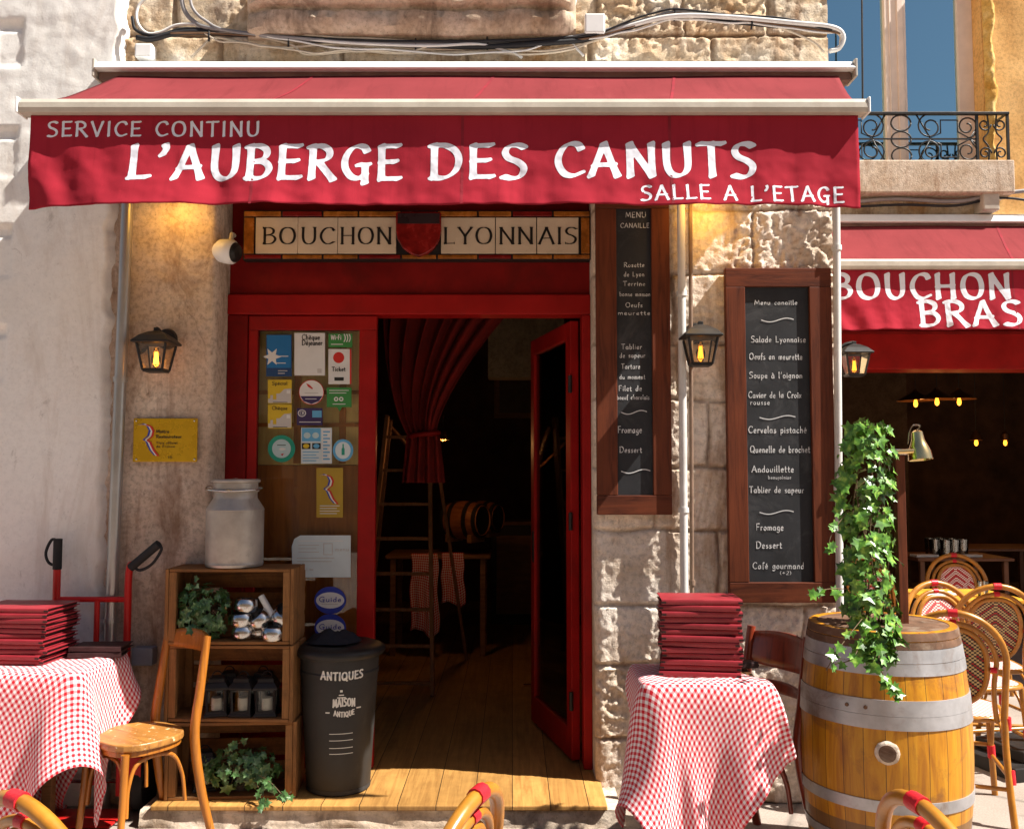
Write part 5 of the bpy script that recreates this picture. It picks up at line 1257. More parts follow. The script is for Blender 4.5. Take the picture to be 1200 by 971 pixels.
for xw in (pL - .09, pR + .085):
    MW = Matrix.Rotation(R(90), 4, 'Y')
    m = MB(); m.lathe([(.062, -.035), (.115, -.034), (.126, -.018), (.128, 0), (.126, .018), (.115, .034), (.062, .035)], 28, (xw, YT + .02, .13), 0, MW); wh = m.build('wheel', M_RUBBER, ht, True, 40)
    m = MB(); m.lathe([(.0, -.03), (.062, -.028), (.062, .028), (0, .03)], 20, (xw, YT + .02, .13), 0, MW); m.build('rim', M_STEEL, wh, True, 40)
m = MB(); m.tube([(pL - .09, YT + .02, .13), (pR + .09, YT + .02, .13)], .010, 8); m.build('axle', M_STEEL, ht, True)
p, q = P(137, 886, YT - .08), P(165, 932, YT - .08); m = MB(); m.bx(p.x, q.x, YT - .09, YT - .082, q.z, p.z); m.build('wheel_guard', M_REDP, ht, True, bev=.012)
p, q = P(158, 757, -.03), P(182, 778, -.03); m = MB(); m.bx(p.x, q.x, -.07, -.005, q.z, p.z)
tag(m.build('socket_box', plain('grey_plastic_box', (.22, .23, .26), .5, var=.1), bev=.006), 'grey electrical box on the pillar behind the hand truck', 'socket box')

# ------------------------------------------------------------------ stacked crates with their contents
CX0, CX1 = X(191, 760, -.27), X(343, 760, -.27)
CW, CD, CH = CX1 - CX0, .25, .342
def crate(label, x0, y0, z0, rz, w_=CW, seed=1):
    t = thing('wooden_crate', label, 'crate', (x0 + w_ / 2, y0, z0), rz, 'crates stacked beside the door')
    h = CH - .004; rnd = random.Random(seed)
    def b(nm, *a, mat=M_CRATE): m = MB(); m.bx(*a); return m.build(nm, mat, t, bev=.003)
    hw = w_ / 2
    b('bottom_board', -hw + .018, hw - .018, 0, CD - .014, 0, .014); b('top_board', -hw + .018, hw - .018, .002, CD - .014, h - .014, h)
    for s_ in (-1, 1):                              # end boards: two planks and corner posts
        x0_, x1_ = (-hw, -hw + .016) if s_ < 0 else (hw - .016, hw)
        b('end_board', x0_, x1_, .0, CD * .46, 0, h, mat=M_CRATEZ); b('end_board', x0_, x1_, CD * .5, CD - .014, 0, h, mat=M_CRATEZ)
        xa_, xb_ = (-hw + .017, -hw + .050) if s_ < 0 else (hw - .050, hw - .017)
        b('corner_post', xa_, xb_, .003, .032, .0145, h - .0145, mat=M_CRATEZ); b('corner_post', xa_, xb_, CD - .046, CD - .0145, .0145, h - .0145, mat=M_CRATEZ)
    for k in range(3):
        z = .012 + k * (h - .02) / 3; b('back_slat', -hw, hw, CD - .0135, CD, z + rnd.uniform(0, .006), z + (h - .02) / 3 - .020)
    return t
ZC = [.1005, .1005 + CH, .1005 + 2 * CH]; YC = -.25
crate('lowest wooden crate beside the door holding trailing ivy', CX0 + .012, YC + .01, ZC[0], R(3.5), seed=1)
crate('middle wooden crate beside the door holding black lanterns', CX0, YC, ZC[1], R(-1), seed=2)
crate('topmost wooden crate beside the door holding steel cups', CX0 - .004, YC, ZC[2], R(.5), seed=3)
ctop = ZC[2] + CH
# milk can
mc = thing('milk_can', 'dull aluminium milk can standing on the topmost crate', 'milk can', (X(275, 660, -.13), -.135, ctop))
k = 1.0; hh = Z(561, -.13) - ctop
m = MB(); m.lathe([(0, .004), (.118, .004), (.128, .0), (.132, .012), (.129, .02), (.131, .03), (.131, hh * .64), (.1325, hh * .645), (.131, hh * .655), (.127, hh * .675), (.103, hh * .765), (.099, hh * .785), (.099, hh * .86)], 40); m.build('body', M_ALU, mc, smooth=35)
m = MB(); m.lathe([(.101, hh * .85), (.106, hh * .855), (.107, hh * .875), (.102, hh * .885), (.102, hh * .955), (.111, hh * .962), (.113, hh * .98), (.110, hh * .995), (.095, hh), (.04, hh - .004), (0, hh + .004)], 40); m.build('lid', M_ALU, mc, smooth=35)
m = MB(); m.tube(cr([(-.108, .0, hh * .90), (-.128, -.01, hh * .91), (-.13, -.03, hh * .885), (-.10, -.085, hh * .875), (0, -.125, hh * .865), (.10, -.085, hh * .875), (.128, -.02, hh * .89), (.108, 0, hh * .90)], 6), .0045, 8); m.build('handle', M_STEEL, mc, smooth=60)

IVY = [(0, 0), (.22, .10), (.52, .02), (.40, .30), (.62, .52), (.28, .56), (.0, 1.0), (-.28, .56), (-.62, .52), (-.40, .30), (-.52, .02), (-.22, .10)]
def leaf(mb, pos, nrm, upv, size, rnd):
    n = Vector(nrm).normalized(); u = Vector(upv); u = u - n * u.dot(n)
    if u.length < 1e-4: u = n.orthogonal()
    u.normalize(); r = u.cross(n); fold = rnd.uniform(.10, .30); curl = rnd.uniform(-.05, .25)
    b = len(mb.v)
    for x, y in IVY: mb.v.append(Vector(pos) + (r * x + u * y - n * (-abs(x) * fold + y * y * curl)) * size)
    mb.v.append(Vector(pos) + u * (.42 * size)); c = b + len(IVY); k_ = len(IVY)
    for i in range(k_): mb.f.append([b + i, b + (i + 1) % k_, c]); mb.m.append(0)
def ivy(name, label, loc, leaves, stems, mat, pot=None):
    t = thing(name, label, 'ivy plant', loc)
    leaves.build('foliage', mat, t, smooth=None); stems.build('stems', M_STEM, t, smooth=180)
    if pot: pot.build('pot', plain('dark_plastic_pot', (.05, .04, .035), .6), t, smooth=40)
    return t
def bush(rnd, n, c, rad, size, dropdir=(0, -1, 0), droop=.3):
    lm, sm = MB(), MB(); c = Vector(c)
    for i in range(n):
        d = Vector((rnd.gauss(0, 1), rnd.gauss(0, 1), rnd.gauss(0, .8))).normalized(); rr_ = rnd.uniform(.45, 1) ** .6
        p = c + Vector((d.x * rad[0], d.y * rad[1], d.z * rad[2])) * rr_
        nn = (d + Vector((rnd.uniform(-.6, .6), rnd.uniform(-1.1, .1), rnd.uniform(0, .8)))).normalized()
        leaf(lm, p, nn, (rnd.uniform(-.7, .7), rnd.uniform(-.6, 0), rnd.uniform(-1, .4)), size * rnd.uniform(.45, 1.25), rnd)
        if i % 4 == 0: sm.tube(cr([c - Vector((0, 0, rad[2] * .7)), (c + p) / 2 + Vector((0, 0, .02)), p], 4), .0018, 4)
    return lm, sm
def trail(lm, sm, rnd, pts, n, size):
    path = cr(pts, 12); sm.tube(path, .002, 5)
    for i in range(n):
        p = path[int((i + .5) / n * (len(path) - 1))]
        leaf(lm, p + Vector((rnd.uniform(-.015, .015), -rnd.uniform(0, .02), rnd.uniform(-.01, .01))), (rnd.uniform(-.5, .5), -1, rnd.uniform(.1, .9)), (rnd.uniform(-1, 1), 0, rnd.uniform(-1, .3)), size * rnd.uniform(.7, 1.2), rnd)
rnd = random.Random(21)
zs = ZC[2] + .015
lm, sm = bush(rnd, 190, (0, -.02, .13), (.135, .10, .125), .046)
trail(lm, sm, rnd, [(0, -.05, .12), (.0, -.12, .06), (.07, -.135, .02)], 8, .035); trail(lm, sm, rnd, [(-.05, -.05, .18), (-.03, -.08, .24), (-.01, -.08, .275)], 7, .035)
pot = MB(); pot.lathe([(0, 0), (.05, 0), (.065, .08), (.06, .08), (.05, .07), (0, .07)], 20)
ivy('ivy_plant', 'bushy dark ivy filling the left of the topmost crate', (X(240, 730, -.16), -.155, zs), lm, sm, M_LEAFD, pot)
rnd = random.Random(5); zs = ZC[0] + .015
lm, sm = bush(rnd, 190, (0, -.05, .11), (.17, .11, .095), .046)
trail(lm, sm, rnd, [(.05, -.1, .12), (.17, -.17, .08), (.24, -.2, .03), (.27, -.2, .05)], 14, .038); trail(lm, sm, rnd, [(-.02, -.08, .15), (-.02, -.12, .22), (.03, -.12, .24)], 8, .035); trail(lm, sm, rnd, [(.08, -.12, .08), (.14, -.18, .03), (.16, -.2, -.03)], 8, .032)
pot = MB(); pot.lathe([(0, 0), (.05, 0), (.065, .08), (.06, .08), (.05, .07), (0, .07)], 20)
ivy('ivy_plant', 'dark ivy spilling out of the lowest crate', (X(283, 905, -.15), -.13, zs), lm, sm, M_LEAFD, pot)

def steel_cup(label, loc, tilt=(0, 0, 0)):
    t = thing('steel_cup', label, 'steel cup', loc, 0, 'steel cups heaped in the topmost crate'); t.rotation_euler = tilt; t.scale = (1.35, 1.35, 1.35)
    m = MB(); m.lathe([(0, 0), (.034, 0), (.040, .008), (.041, .024), (.036, .042), (.033, .044), (.035, .024), (.032, .010), (0, .008)], 24); m.build('bowl', M_STEEL, t, smooth=50)
    return t
sx, sz = lambda px: X(px, 740, -.22), ZC[2] + .0155
YQ = -.185
steel_cup('steel cup, lowest of the three stacked next to the ivy', (sx(283), YQ, sz)); steel_cup('steel cup, middle of the three stacked next to the ivy', (sx(282), YQ, sz + .061), (R(6), R(-5), 0)); steel_cup('steel cup, topmost of the three stacked next to the ivy', (sx(285), YQ + .004, sz + .122), (R(-4), R(4), 0))
steel_cup('steel cup lying at the front right corner of the topmost crate', (sx(320), YQ - .03, sz)); steel_cup('steel cup tilted left under the white paper roll', (sx(306), YQ + .01, sz + .065), (R(20), R(-38), 0)); steel_cup('steel cup tilted right under the foot of the white paper roll', (sx(326), YQ + .012, sz + .075), (R(22), R(32), 0)); steel_cup('small steel cup half hidden between the two heaps', (sx(302), YQ + .03, sz)); steel_cup('steel cup at the back right of the heap against the crate end', (sx(327), YQ + .07, sz + .08), (R(30), R(10), 0)); steel_cup('steel cup hidden at the back under the tilted cups', (sx(320), YQ + .07, sz))
a, b = P(322, 726, YQ - .005), P(306, 698, YQ + .02)
m = MB(); m.tube([a, b], .015, 16); m.v = m.v; pr = tag(m.build('paper_roll', M_PAPER, smooth=60), 'white paper roll sticking up out of the steel cups', 'paper roll')
bj = thing('brass_jar', 'small brass jar behind the ivy in the topmost crate', 'jar', (X(262, 720, -.12), -.10, sz + .10))
m = MB(); m.lathe([(0, 0), (.03, 0), (.036, .01), (.036, .05), (.03, .06), (.034, .064), (.034, .072), (.012, .08), (.006, .10), (0, .102)], 20); m.build('body', M_BRASS, bj, smooth=40)
m = MB(); m.bx(-.05, .05, -.04, .04, -.0995, -.001); m.build('stand', M_CRATE, bj, bev=.003)

def candle_lantern(label, loc, rz, k=1.0):
    t = thing('candle_lantern', label, 'candle lantern', loc, rz, 'black candle lanterns in the crates')
    def r4(r, z): return [Vector((a * r, b * r, z)) for a, b in ((-1, -1), (1, -1), (1, 1), (-1, 1))]
    def fr_(lv): 
        return [p for l in lv for p in l], [(0, 3, 2, 1)] + [(4 * i + j, 4 * i + (j + 1) % 4, 4 * i + 4 + (j + 1) % 4, 4 * i + 4 + j) for i in range(len(lv) - 1) for j in range(4)] + [tuple(4 * (len(lv) - 1) + j for j in range(4))]
    m = MB(); m.add(*fr_([r4(.052, 0), r4(.052, .010), r4(.046, .016), r4(.044, .024)])); m.build('base', M_BLACK, t, bev=.002)
    m = MB(); m.add(*fr_([r4(.046, .118), r4(.054, .122), r4(.054, .130), r4(.040, .150), r4(.036, .152), r4(.034, .168), r4(.018, .176)])); m.build('roof', M_BLACK, t, bev=.002)
    m = MB(); m.tube([Vector((.022 * math.cos(a * math.pi / 8), 0, .174 + .022 * math.sin(a * math.pi / 8))) for a in range(9)], .003, 6); m.build('ring', M_BLACK, t, smooth=60)
    for a, b in ((-1, -1), (1, -1), (1, 1), (-1, 1)):
        m = MB(); m.beam((a * .039, b * .039, .024), (a * .042, b * .042, .118), .009, .009); m.build('post', M_BLACK, t)
    m = MB(); a4, b4 = r4(.0365, .024), r4(.0385, .118); m.add(a4 + b4, [(i, (i + 1) % 4, (i + 1) % 4 + 4, i + 4) for i in range(4)]); m.build('glass', M_GLASS, t)
    m = MB(); m.lathe([(0, .0245), (.024, .0245), (.024, .078), (.020, .080), (0, .076)], 20); m.build('candle', M_CANDLE, t, smooth=40)
    return t
zl = ZC[1] + .0145
for lab, px, rz in (('black candle lantern at the left of the three in the middle crate', 253, R(12)), ('black candle lantern in the middle of the three in the middle crate', 284, R(-3)), ('black candle lantern at the right of the three in the middle crate', 312, R(4))):
    candle_lantern(lab, (X(px, 830, -.19), -.178, zl), rz)
candle_lantern('black candle lantern standing behind in the middle crate', (X(266, 820, -.10), -.07, zl), R(8)); candle_lantern('black candle lantern at the back right in the middle crate', (X(306, 820, -.10), -.07, zl), R(-6))
candle_lantern('black candle lantern left of the ivy in the lowest crate', (X(236, 905, -.18), -.14, ZC[0] + .0145), R(20))

# ------------------------------------------------------------------ bin
BX, BY = X(397, 900, -.06), -.065
bn = thing('waste_bin', 'dark grey tapered bin lettered Antiques beside the crates', 'bin', (BX, BY, .1005))
bh = .655
BP = [(.138, 0), (.146, .012), (.178, bh * .80), (.181, bh * .80), (.183, bh * .83), (.179, bh * .84), (.186, bh * .96)]
def br(z):
    for (r0, z0), (r1, z1) in zip(BP[1:], BP[2:]):
        if z0 <= z <= z1 and z1 > z0: return r0 + (r1 - r0) * (z - z0) / (z1 - z0)
    return .186
m = MB(); m.lathe([(0, .001)] + BP + [(.178, bh * .96), (.0, bh * .95)], 48); body = m.build('body', M_BIN, bn, smooth=35)
m = MB(); m.lathe([(.186, bh * .93), (.202, bh * .935), (.212, bh * .955), (.212, bh * .975), (.204, bh * .99), (.19, bh * 1.0), (.16, bh * 1.015), (.13, bh * 1.01), (0, bh * 1.02)], 48); m.build('lid', M_BLACK, bn, smooth=40)
m = MB(); m.lathe([(.1405, .004), (.1475, .006), (.1480, .020), (.1475, .024)], 48); m.build('foot_ring', M_BIN, bn, smooth=40)
def bsurf(x, z, d):
    r = br(z - .1005) + d; a = (x - BX) / r; return Vector((BX + r * math.sin(a), BY - r * math.cos(a), z))
YBN = BY - .175
m = MB()
def binword(txt, x0, x1, yb, h, **kw):
    p, q = P(x0, yb, YBN), P(x1, yb, YBN); lettering(m, txt, p.x, q.x, p.z, h / 253, bsurf, step=.01, **kw)
def binarc(txt, x0, x1, yb, h, bow, wt):
    global m
    m = MB(); W = strokes(txt, 2.2)[1]; x = 0; x0, x1 = x0 + .0, x1
    for ch in txt:
        w_ = glyph(ch)[0]; a, b = P(x0 + (x1 - x0) * x / W, yb, YBN), P(x0 + (x1 - x0) * (x + w_) / W, yb, YBN); u = 2 * (x + w_ / 2) / W - 1
        paint(m, ch, a.x, b.x, a.z - bow / 253 * (1 - u * u), h / 253, bsurf, wt=wt, lo=.75, nib=20, cell=h / 253 / 14, d=.0012); x += w_ + 2.2
    m.build('lettering', M_INK, body, True)
binarc('ANTIQUES', 376, 427, 795, 8.5, 1.6, .22); binarc('MAISON', 390, 416, 829, 8.5, -1.5, .2); binarc('ANTIQUE', 391, 415, 838, 5.5, 2.4, .22)
m = MB()
for x0, x1, yv, hv in ((395, 405, 818, 1.2), (397, 403, 815, 1.2), (398.5, 401.5, 811, 2.5), (381, 386, 836, 1.5), (418, 424, 832, 1.5)):
    p, q = P(x0, yv, YBN), P(x1, yv, YBN); m = MB(); m.sheet(lambda u, v: bsurf(p.x + (q.x - p.x) * u, p.z + hv / 253 * v, .0015), 4, 1); m.build('printed_mark', M_INK, body, True)
for yv in (861, 869, 878, 885):
    p, q = P(385, yv, YBN), P(413, yv, YBN); m = MB(); m.sheet(lambda u, v: bsurf(p.x + (q.x - p.x) * u, p.z + .0030 * v, .0015), 8, 1); m.build('printed_line', M_INK, body, True)
m = MB(); rnd = random.Random(2)
def fn(u, v):
    a = u * 2 * math.pi; r = .125 * v * (1 + .25 * nz(math.cos(a) * 2, math.sin(a) * 2, 3)); x, y = r * math.cos(a), r * math.sin(a) * .8
    return Vector((x, y, .004 + .05 * (1 - v ** 2.2) + .022 * fb(x * 16, y * 16, 2, 4) * (1 - v ** 4)))
m.sheet(fn, 40, 14); bg_ = tag(m.build('cloth_bag', plain('black_crumpled_cloth', (.012, .013, .02), .8, var=.3), smooth=180), 'crumpled black cloth lying on the lid of the bin', 'cloth')
bg_.location = (BX - .03, BY - .02, .1005 + bh * 1.018)

# ------------------------------------------------------------------ barrel with ivy, post and brass lamp
BCX, BCY = X(1033, 730, -.68), -.68
ba = thing('wine_barrel', 'varnished oak barrel with grey hoops serving as a planter', 'barrel', (BCX, BCY, 0))
BH = .955
def brr(z): t = (z / BH - .5) * 2; return .325 - .046 * t * t
m = MB(); m.lathe([(.26, .0)] + [(brr(BH * i / 28), BH * i / 28) for i in range(29)] + [(brr(BH) - .028, BH), (brr(BH) - .03, BH - .06), (0, BH - .06)], 64); m.build('staves', M_BARREL, ba, smooth=40)
def hoop(z0, z1, mat, th=.004):
    m = MB(); m.lathe([(brr(z0) - .004, z0), (brr(z0) + th, z0), (brr(z1) + th, z1), (brr(z1) - .004, z1)], 64); m.build('hoop', mat, ba, smooth=40)
for a, b, mt in ((.925, .953, M_RUST), (.895, .920, M_RUST), (.845, .893, M_HOOP), (.800, .843, M_HOOP), (.655, .712, M_HOOP), (.605, .654, M_HOOP), (.300, .345, M_HOOP), (.155, .192, M_HOOP), (.02, .07, M_HOOP)): hoop(a, b, mt)
def bpt(px, py):
    z = Z(py, BCY - .33); x = (X(px, py, BCY - .33) - BCX); r = brr(z); return Vector((x, -math.sqrt(max(0, r * r - x * x)), z))
c = bpt(1043, 884); nrm = Vector((c.x, c.y, 0)).normalized().to_track_quat('Z', 'Y').to_matrix().to_4x4()
m = MB(); m.lathe([(.044, -.004), (.044, .006), (.034, .012), (.026, .014)], 24, c, 0, nrm)
for i in range(len(m.v)): m.v[i] += Vector((.004 * nz(m.v[i].x * 90, m.v[i].z * 90), 0, .004 * nz(m.v[i].z * 90, 7)))
m.build('bung_ring', M_SILL, ba, smooth=60)
m = MB(); m.lathe([(.033, .0), (.031, .016), (.012, .020), (0, .018)], 20, c, 0, nrm); m.build('bung', M_RUST, ba, smooth=40)
for px in (1005, 1022): 
    c = bpt(px, 833); m = MB(); m.lathe([(.008, 0), (.007, .008), (0, .010)], 10, c, 0, Vector((c.x, c.y, 0)).normalized().to_track_quat('Z', 'Y').to_matrix().to_4x4()); m.build('rivet', M_RUST, ba, smooth=40)
m = MB(); m.sheet(lambda u, v: Vector((.262 * v * math.cos(u * 6.2832), .262 * v * math.sin(u * 6.2832), BH - .035 + .012 * fb(v * 9 * math.cos(u * 6.28), v * 9 * math.sin(u * 6.28), 1, 4))), 48, 12); m.build('straw_fill', M_SOIL, ba, smooth=180)
YPO = -.70
pa, pb = P(1058, 740, YPO), P(1058, 533, YPO)
wl = thing('post_lamp', 'brass spot lamp clamped on a brown wooden post in the barrel', 'lamp', (pa.x, YPO, BH - .04))
m = MB(); m.bx(pa.x - .019, pa.x + .019, YPO - .019, YPO + .019, BH - .045, pb.z); m.build('post', M_BOARD, wl, True, bev=.003)
sc0, sc1 = P(1074, 503, YPO), P(1076, 539, YPO)
ax = Vector((.06, -.12, -1)).normalized().to_track_quat('Z', 'Y').to_matrix().to_4x4(); hs = (sc0 - sc1).length
m = MB(); m.lathe([(0, 0), (.012, .004), (.022, .012), (.026, hs * .36), (.034, hs * .52), (.044, hs * .72), (.048, hs), (.045, hs), (.032, hs * .52), (0, hs * .45)], 28, sc0, 0, ax); m.build('lamp_shade', M_BRASS, wl, True, 40)
m = MB(); m.tube([(pa.x - .02, YPO - .025, pb.z + .012), (sc0.x - .01, YPO - .03, pb.z + .016)], .011, 10); m.build('arm', M_BRASS, wl, True, 40)
m = MB(); m.bx(pa.x - .026, pa.x + .026, YPO - .03, YPO + .02, pb.z + .0005, pb.z + .024); m.build('clamp', M_STEEL, wl, True, bev=.003)
m = MB(); m.tube(cr([sc0 + Vector((0, 0, -.005)), P(1078, 499, YPO), P(1071, 498, YPO), P(1066, 505, YPO), P(1064, 520, YPO)], 5), .003, 6); m.build('flex', M_STEEL, wl, True, 60)
rnd = random.Random(77); lm, sm = MB(), MB()
base = Vector((0, 0, 0)); IX, IY = BCX - .06, BCY - .02
def lp_(px, py, y): return P(px, py, y) - Vector((IX, IY, BH - .03))
prof = [(490, 1018, 14), (505, 1018, 26), (530, 1016, 33), (560, 1014, 38), (600, 1016, 36), (640, 1021, 29), (680, 1018, 32), (715, 1022, 32), (745, 1028, 26), (770, 1030, 16)]
for i in range(560):
    t_ = rnd.random(); py = 490 + 280 * t_ ** .95
    for (a0, b0, c0), (a1, b1, c1) in zip(prof, prof[1:]):
        if a0 <= py <= a1: f_ = (py - a0) / (a1 - a0); pc = b0 + (b1 - b0) * f_; hw = c0 + (c1 - c0) * f_
    a = rnd.uniform(0, 2 * math.pi); rr_ = rnd.uniform(.15, 1) ** .5
    px = pc + hw * rr_ * math.cos(a); y = IY - .05 + .13 * rr_ * math.sin(a)
    if py > 725: y = min(y, IY - .15 - (.16 if py > 735 else 0)); 
    p = lp_(px, py, y)
    d = Vector((math.cos(a), math.sin(a) * .8 - .25, .25 + rnd.uniform(-.3, .6)))
    leaf(lm, p, d + Vector((rnd.uniform(-.5, .5), rnd.uniform(-.6, .2), rnd.uniform(-.2, .4))), (rnd.uniform(-.8, .8), 0, rnd.uniform(-1, .1)), rnd.uniform(.022, .066), rnd)
for k in range(9):
    px0 = 1021 + rnd.uniform(-14, 16); sm.tube(cr([lp_(px0, 738, IY), lp_(px0 + rnd.uniform(-14, 10), 660, IY - .05), lp_(1020 + rnd.uniform(-18, 18), 570, IY - .04), lp_(1021 + rnd.uniform(-10, 10), 500, IY - .05)], 8), .003, 5)
for pts, n in (([(1010, 725, IY - .2), (985, 757, IY - .33), (968, 785, IY - .345)], 7), ([(1034, 740, IY - .25), (1030, 775, IY - .37), (1040, 800, IY - .375), (1050, 822, IY - .38)], 9), ([(1012, 740, IY - .27), (1000, 770, IY - .36), (978, 778, IY - .345)], 6), ([(1000, 590, IY - .1), (975, 625, IY - .16), (970, 650, IY - .17)], 7), ([(1000, 690, IY - .12), (970, 690, IY - .2), (945, 697, IY - .22)], 6), ([(1030, 760, IY - .36), (1024, 780, IY - .37), (1046, 805, IY - .38)], 6)):
    trail(lm, sm, rnd, [lp_(*q_) for q_ in pts], n, .040)
ivy('ivy_plant', 'tall bright green ivy climbing out of the barrel', (IX, IY, BH - .03), lm, sm, M_LEAF)

# ------------------------------------------------------------------ rattan bistro chairs
def rattan_chair(weave_mat, extra=0):
    t = thing('rattan_chair', 'chair', 'chair', (0, 0, 0), 0, 'rattan bistro chairs')
    def back(x, z): return .19 + max(0, z - .42) * .20 + .012 * (1 - (x / .2) ** 2) * (z > .5)
    def arch(w_, zt_, z0, dy):
        pts = []
        for i in range(25):
            a = math.pi * i / 24; x = -w_ * math.cos(a); zc = zt_ - w_ * 1.02
            pts.append((x, 0, zc + w_ * 1.02 * math.sin(a)))
        L = []
        for k in range(6): z = z0 + (pts[0][2] - z0) * k / 6; L.append((-w_ + .012 * math.sin(math.pi * k / 6), 0, z))
        Rr = [(-x, y, z) for x, y, z in L][::-1]
        out = []
        for x, _, z in L + pts + Rr:
            y = back(x, z) + dy if z > .42 else .19 + dy + (.42 - z) * .20
            out.append((x * (1 + .12 * max(0, .42 - z)), y, z))
        return out
    m = MB(); m.tube(arch(.215, .93, 0.0, 0), .0155, 10); m.build('back_frame', M_RATTAN, t, smooth=60)
    m = MB(); m.tube(arch(.175, .885, .44, -.004), .0115, 9); m.build('inner_hoop', M_RATTAN, t, smooth=60)
    zc, rx, rz_ = .685, .138, .172
    ov = [(rx * math.copysign(abs(math.cos(a)) ** .85, math.cos(a)), zc + rz_ * math.copysign(abs(math.sin(a)) ** .85, math.sin(a))) for a in [2 * math.pi * i / 40 for i in range(40)]]
    m = MB(); m.tube([(x, back(x, z) - .010, z) for x, z in ov], .013, 9, closed=True); m.build('oval_hoop', M_RATTAN, t, smooth=60)
    m = MB()
    def fn(u, v):
        a = u * 2 * math.pi; r = v; x = rx * .97 * r * math.copysign(abs(math.cos(a)) ** .85, math.cos(a)); z = zc + rz_ * .97 * r * math.copysign(abs(math.sin(a)) ** .85, math.sin(a))
        return Vector((x, back(x, z) - .010 , z))
    m.sheet(fn, 40, 8); m.build('woven_back', weave_mat, t, smooth=180, solid=.006)
    sp = [(.205 * math.copysign(abs(math.cos(a)) ** .6, math.cos(a)), .20 * math.copysign(abs(math.sin(a)) ** .6, math.sin(a))) for a in [2 * math.pi * i / 32 for i in range(32)]]
    m = MB(); m.tube([(x, y, .445) for x, y in sp], .014, 8, closed=True); m.build('seat_frame', M_RATTAN, t, smooth=60)
    m = MB(); m.slab([(x * .97, y * .97) for x, y in sp], .443, .457); m.build('woven_seat', M_SEATR, t, bev=.004)
    for s_ in (-1, 1):
        m = MB(); m.tube([(s_ * .165, -.17, .44), (s_ * .178, -.185, .22), (s_ * .19, -.205, 0)], .0145, 10); m.build('front_leg', M_RATTAN, t, smooth=60)
        m = MB(); m.tube([(s_ * .18, -.19, .19), (s_ * .215, .225, .21)], .010, 8); m.build('stretcher', M_RATTAN, t, smooth=60)
        m = MB(); m.tube(cr([(s_ * .182, -.19, .22), (s_ * .185, -.12, .38), (s_ * .19, 0, .425), (s_ * .20, .12, .38), (s_ * .215, .215, .24)], 5), .008, 7); m.build('brace', M_RATTAN, t, smooth=60)
    m = MB(); m.tube([(-.183, -.19, .24), (.183, -.19, .24)], .010, 8); m.build('stretcher', M_RATTAN, t, smooth=60)
    m = MB(); m.tube([(-.22, .235, .16), (.22, .235, .16)], .010, 8); m.build('stretcher', M_RATTAN, t, smooth=60)
    bd = [((-.02, back(0, .93) , .93), (.02, back(0, .93), .93), .0185), ((-.014, back(0, .885) - .004, .886), (.014, back(0, .885) - .004, .886), .0145)]
    for s_ in (-1, 1):
        bd += [((s_ * .214, .188, .41), (s_ * .213, .195, .465), .0195), ((s_ * .222, .227, .18), (s_ * .219, .215, .24), .0195), ((s_ * .180, -.188, .18), (s_ * .177, -.184, .24), .0185), ((s_ * .150, back(0, .69) - .004, .68), (s_ * .176, back(0, .69), .68), .0125)]
    for a, b, r in bd:
        m = MB(); m.tube([a, b], r, 10); m.build('binding', M_BIND, t, smooth=60)
    return t
pc_ = rattan_chair(M_WEAVE); pr_ = rattan_chair(M_WEAVER)
used = set()
def put(proto, label, x, y, rz, k=1.0):
    o = proto if id(proto) not in used else copy_tree(proto); used.add(id(proto))
    o.location = (x, y, 0); o.rotation_euler = (0, 0, rz); o.scale = (k, k, k); o['label'] = label
    return o
def atb(px, py, z):                                # floor spot of a chair whose back top shows at px,py
    d = ray(px, py); t_ = (z - CAM_Z) / d.z; p = C0 + d * t_; return p
def seat_of(px, py, rz, k=1.0):
    p = atb(px, py, .935 * k); f = Vector((math.sin(rz), -math.cos(rz), 0)); return p + f * .29 * k
c = seat_of(1116, 716, R(158)); put(pc_, 'rattan chair with cream and black weave standing just right of the barrel, seen from behind', c.x, c.y, R(158))
c = seat_of(1180, 672, R(168), 1.0); put(pc_, 'rattan chair with cream and black weave at the right edge behind the nearest one', X(1182, 672, .75) - .05, 1.0, R(172))
c = seat_of(1094, 682, R(12)); put(pr_, 'rattan chair with red and white weave facing the street, left of the yellow table', c.x, min(c.y, 1.75), R(10))
put(pr_, 'rattan chair with red and white weave farthest back behind the yellow table', X(1139, 655, 2.3), 2.35, R(-6))
put(pr_, 'rattan chair mostly hidden behind the ivy column and the post', X(1062, 668, 2.05), 2.2, R(25))
def front(px, py, rz, label):
    p = atb(px, py, .945); f = Vector((math.sin(rz), -math.cos(rz), 0)); c = p + f * .295
    put(pc_, label, c.x, c.y, rz)
front(26, 926, R(146), 'rattan chair back cut off at the bottom left corner before the checked tablecloth')
front(556, 921, R(250), 'rattan chair back seen edge on at the bottom centre before the doorstep')
front(1080, 931, R(98), 'rattan chair back at the bottom right in front of the barrel')

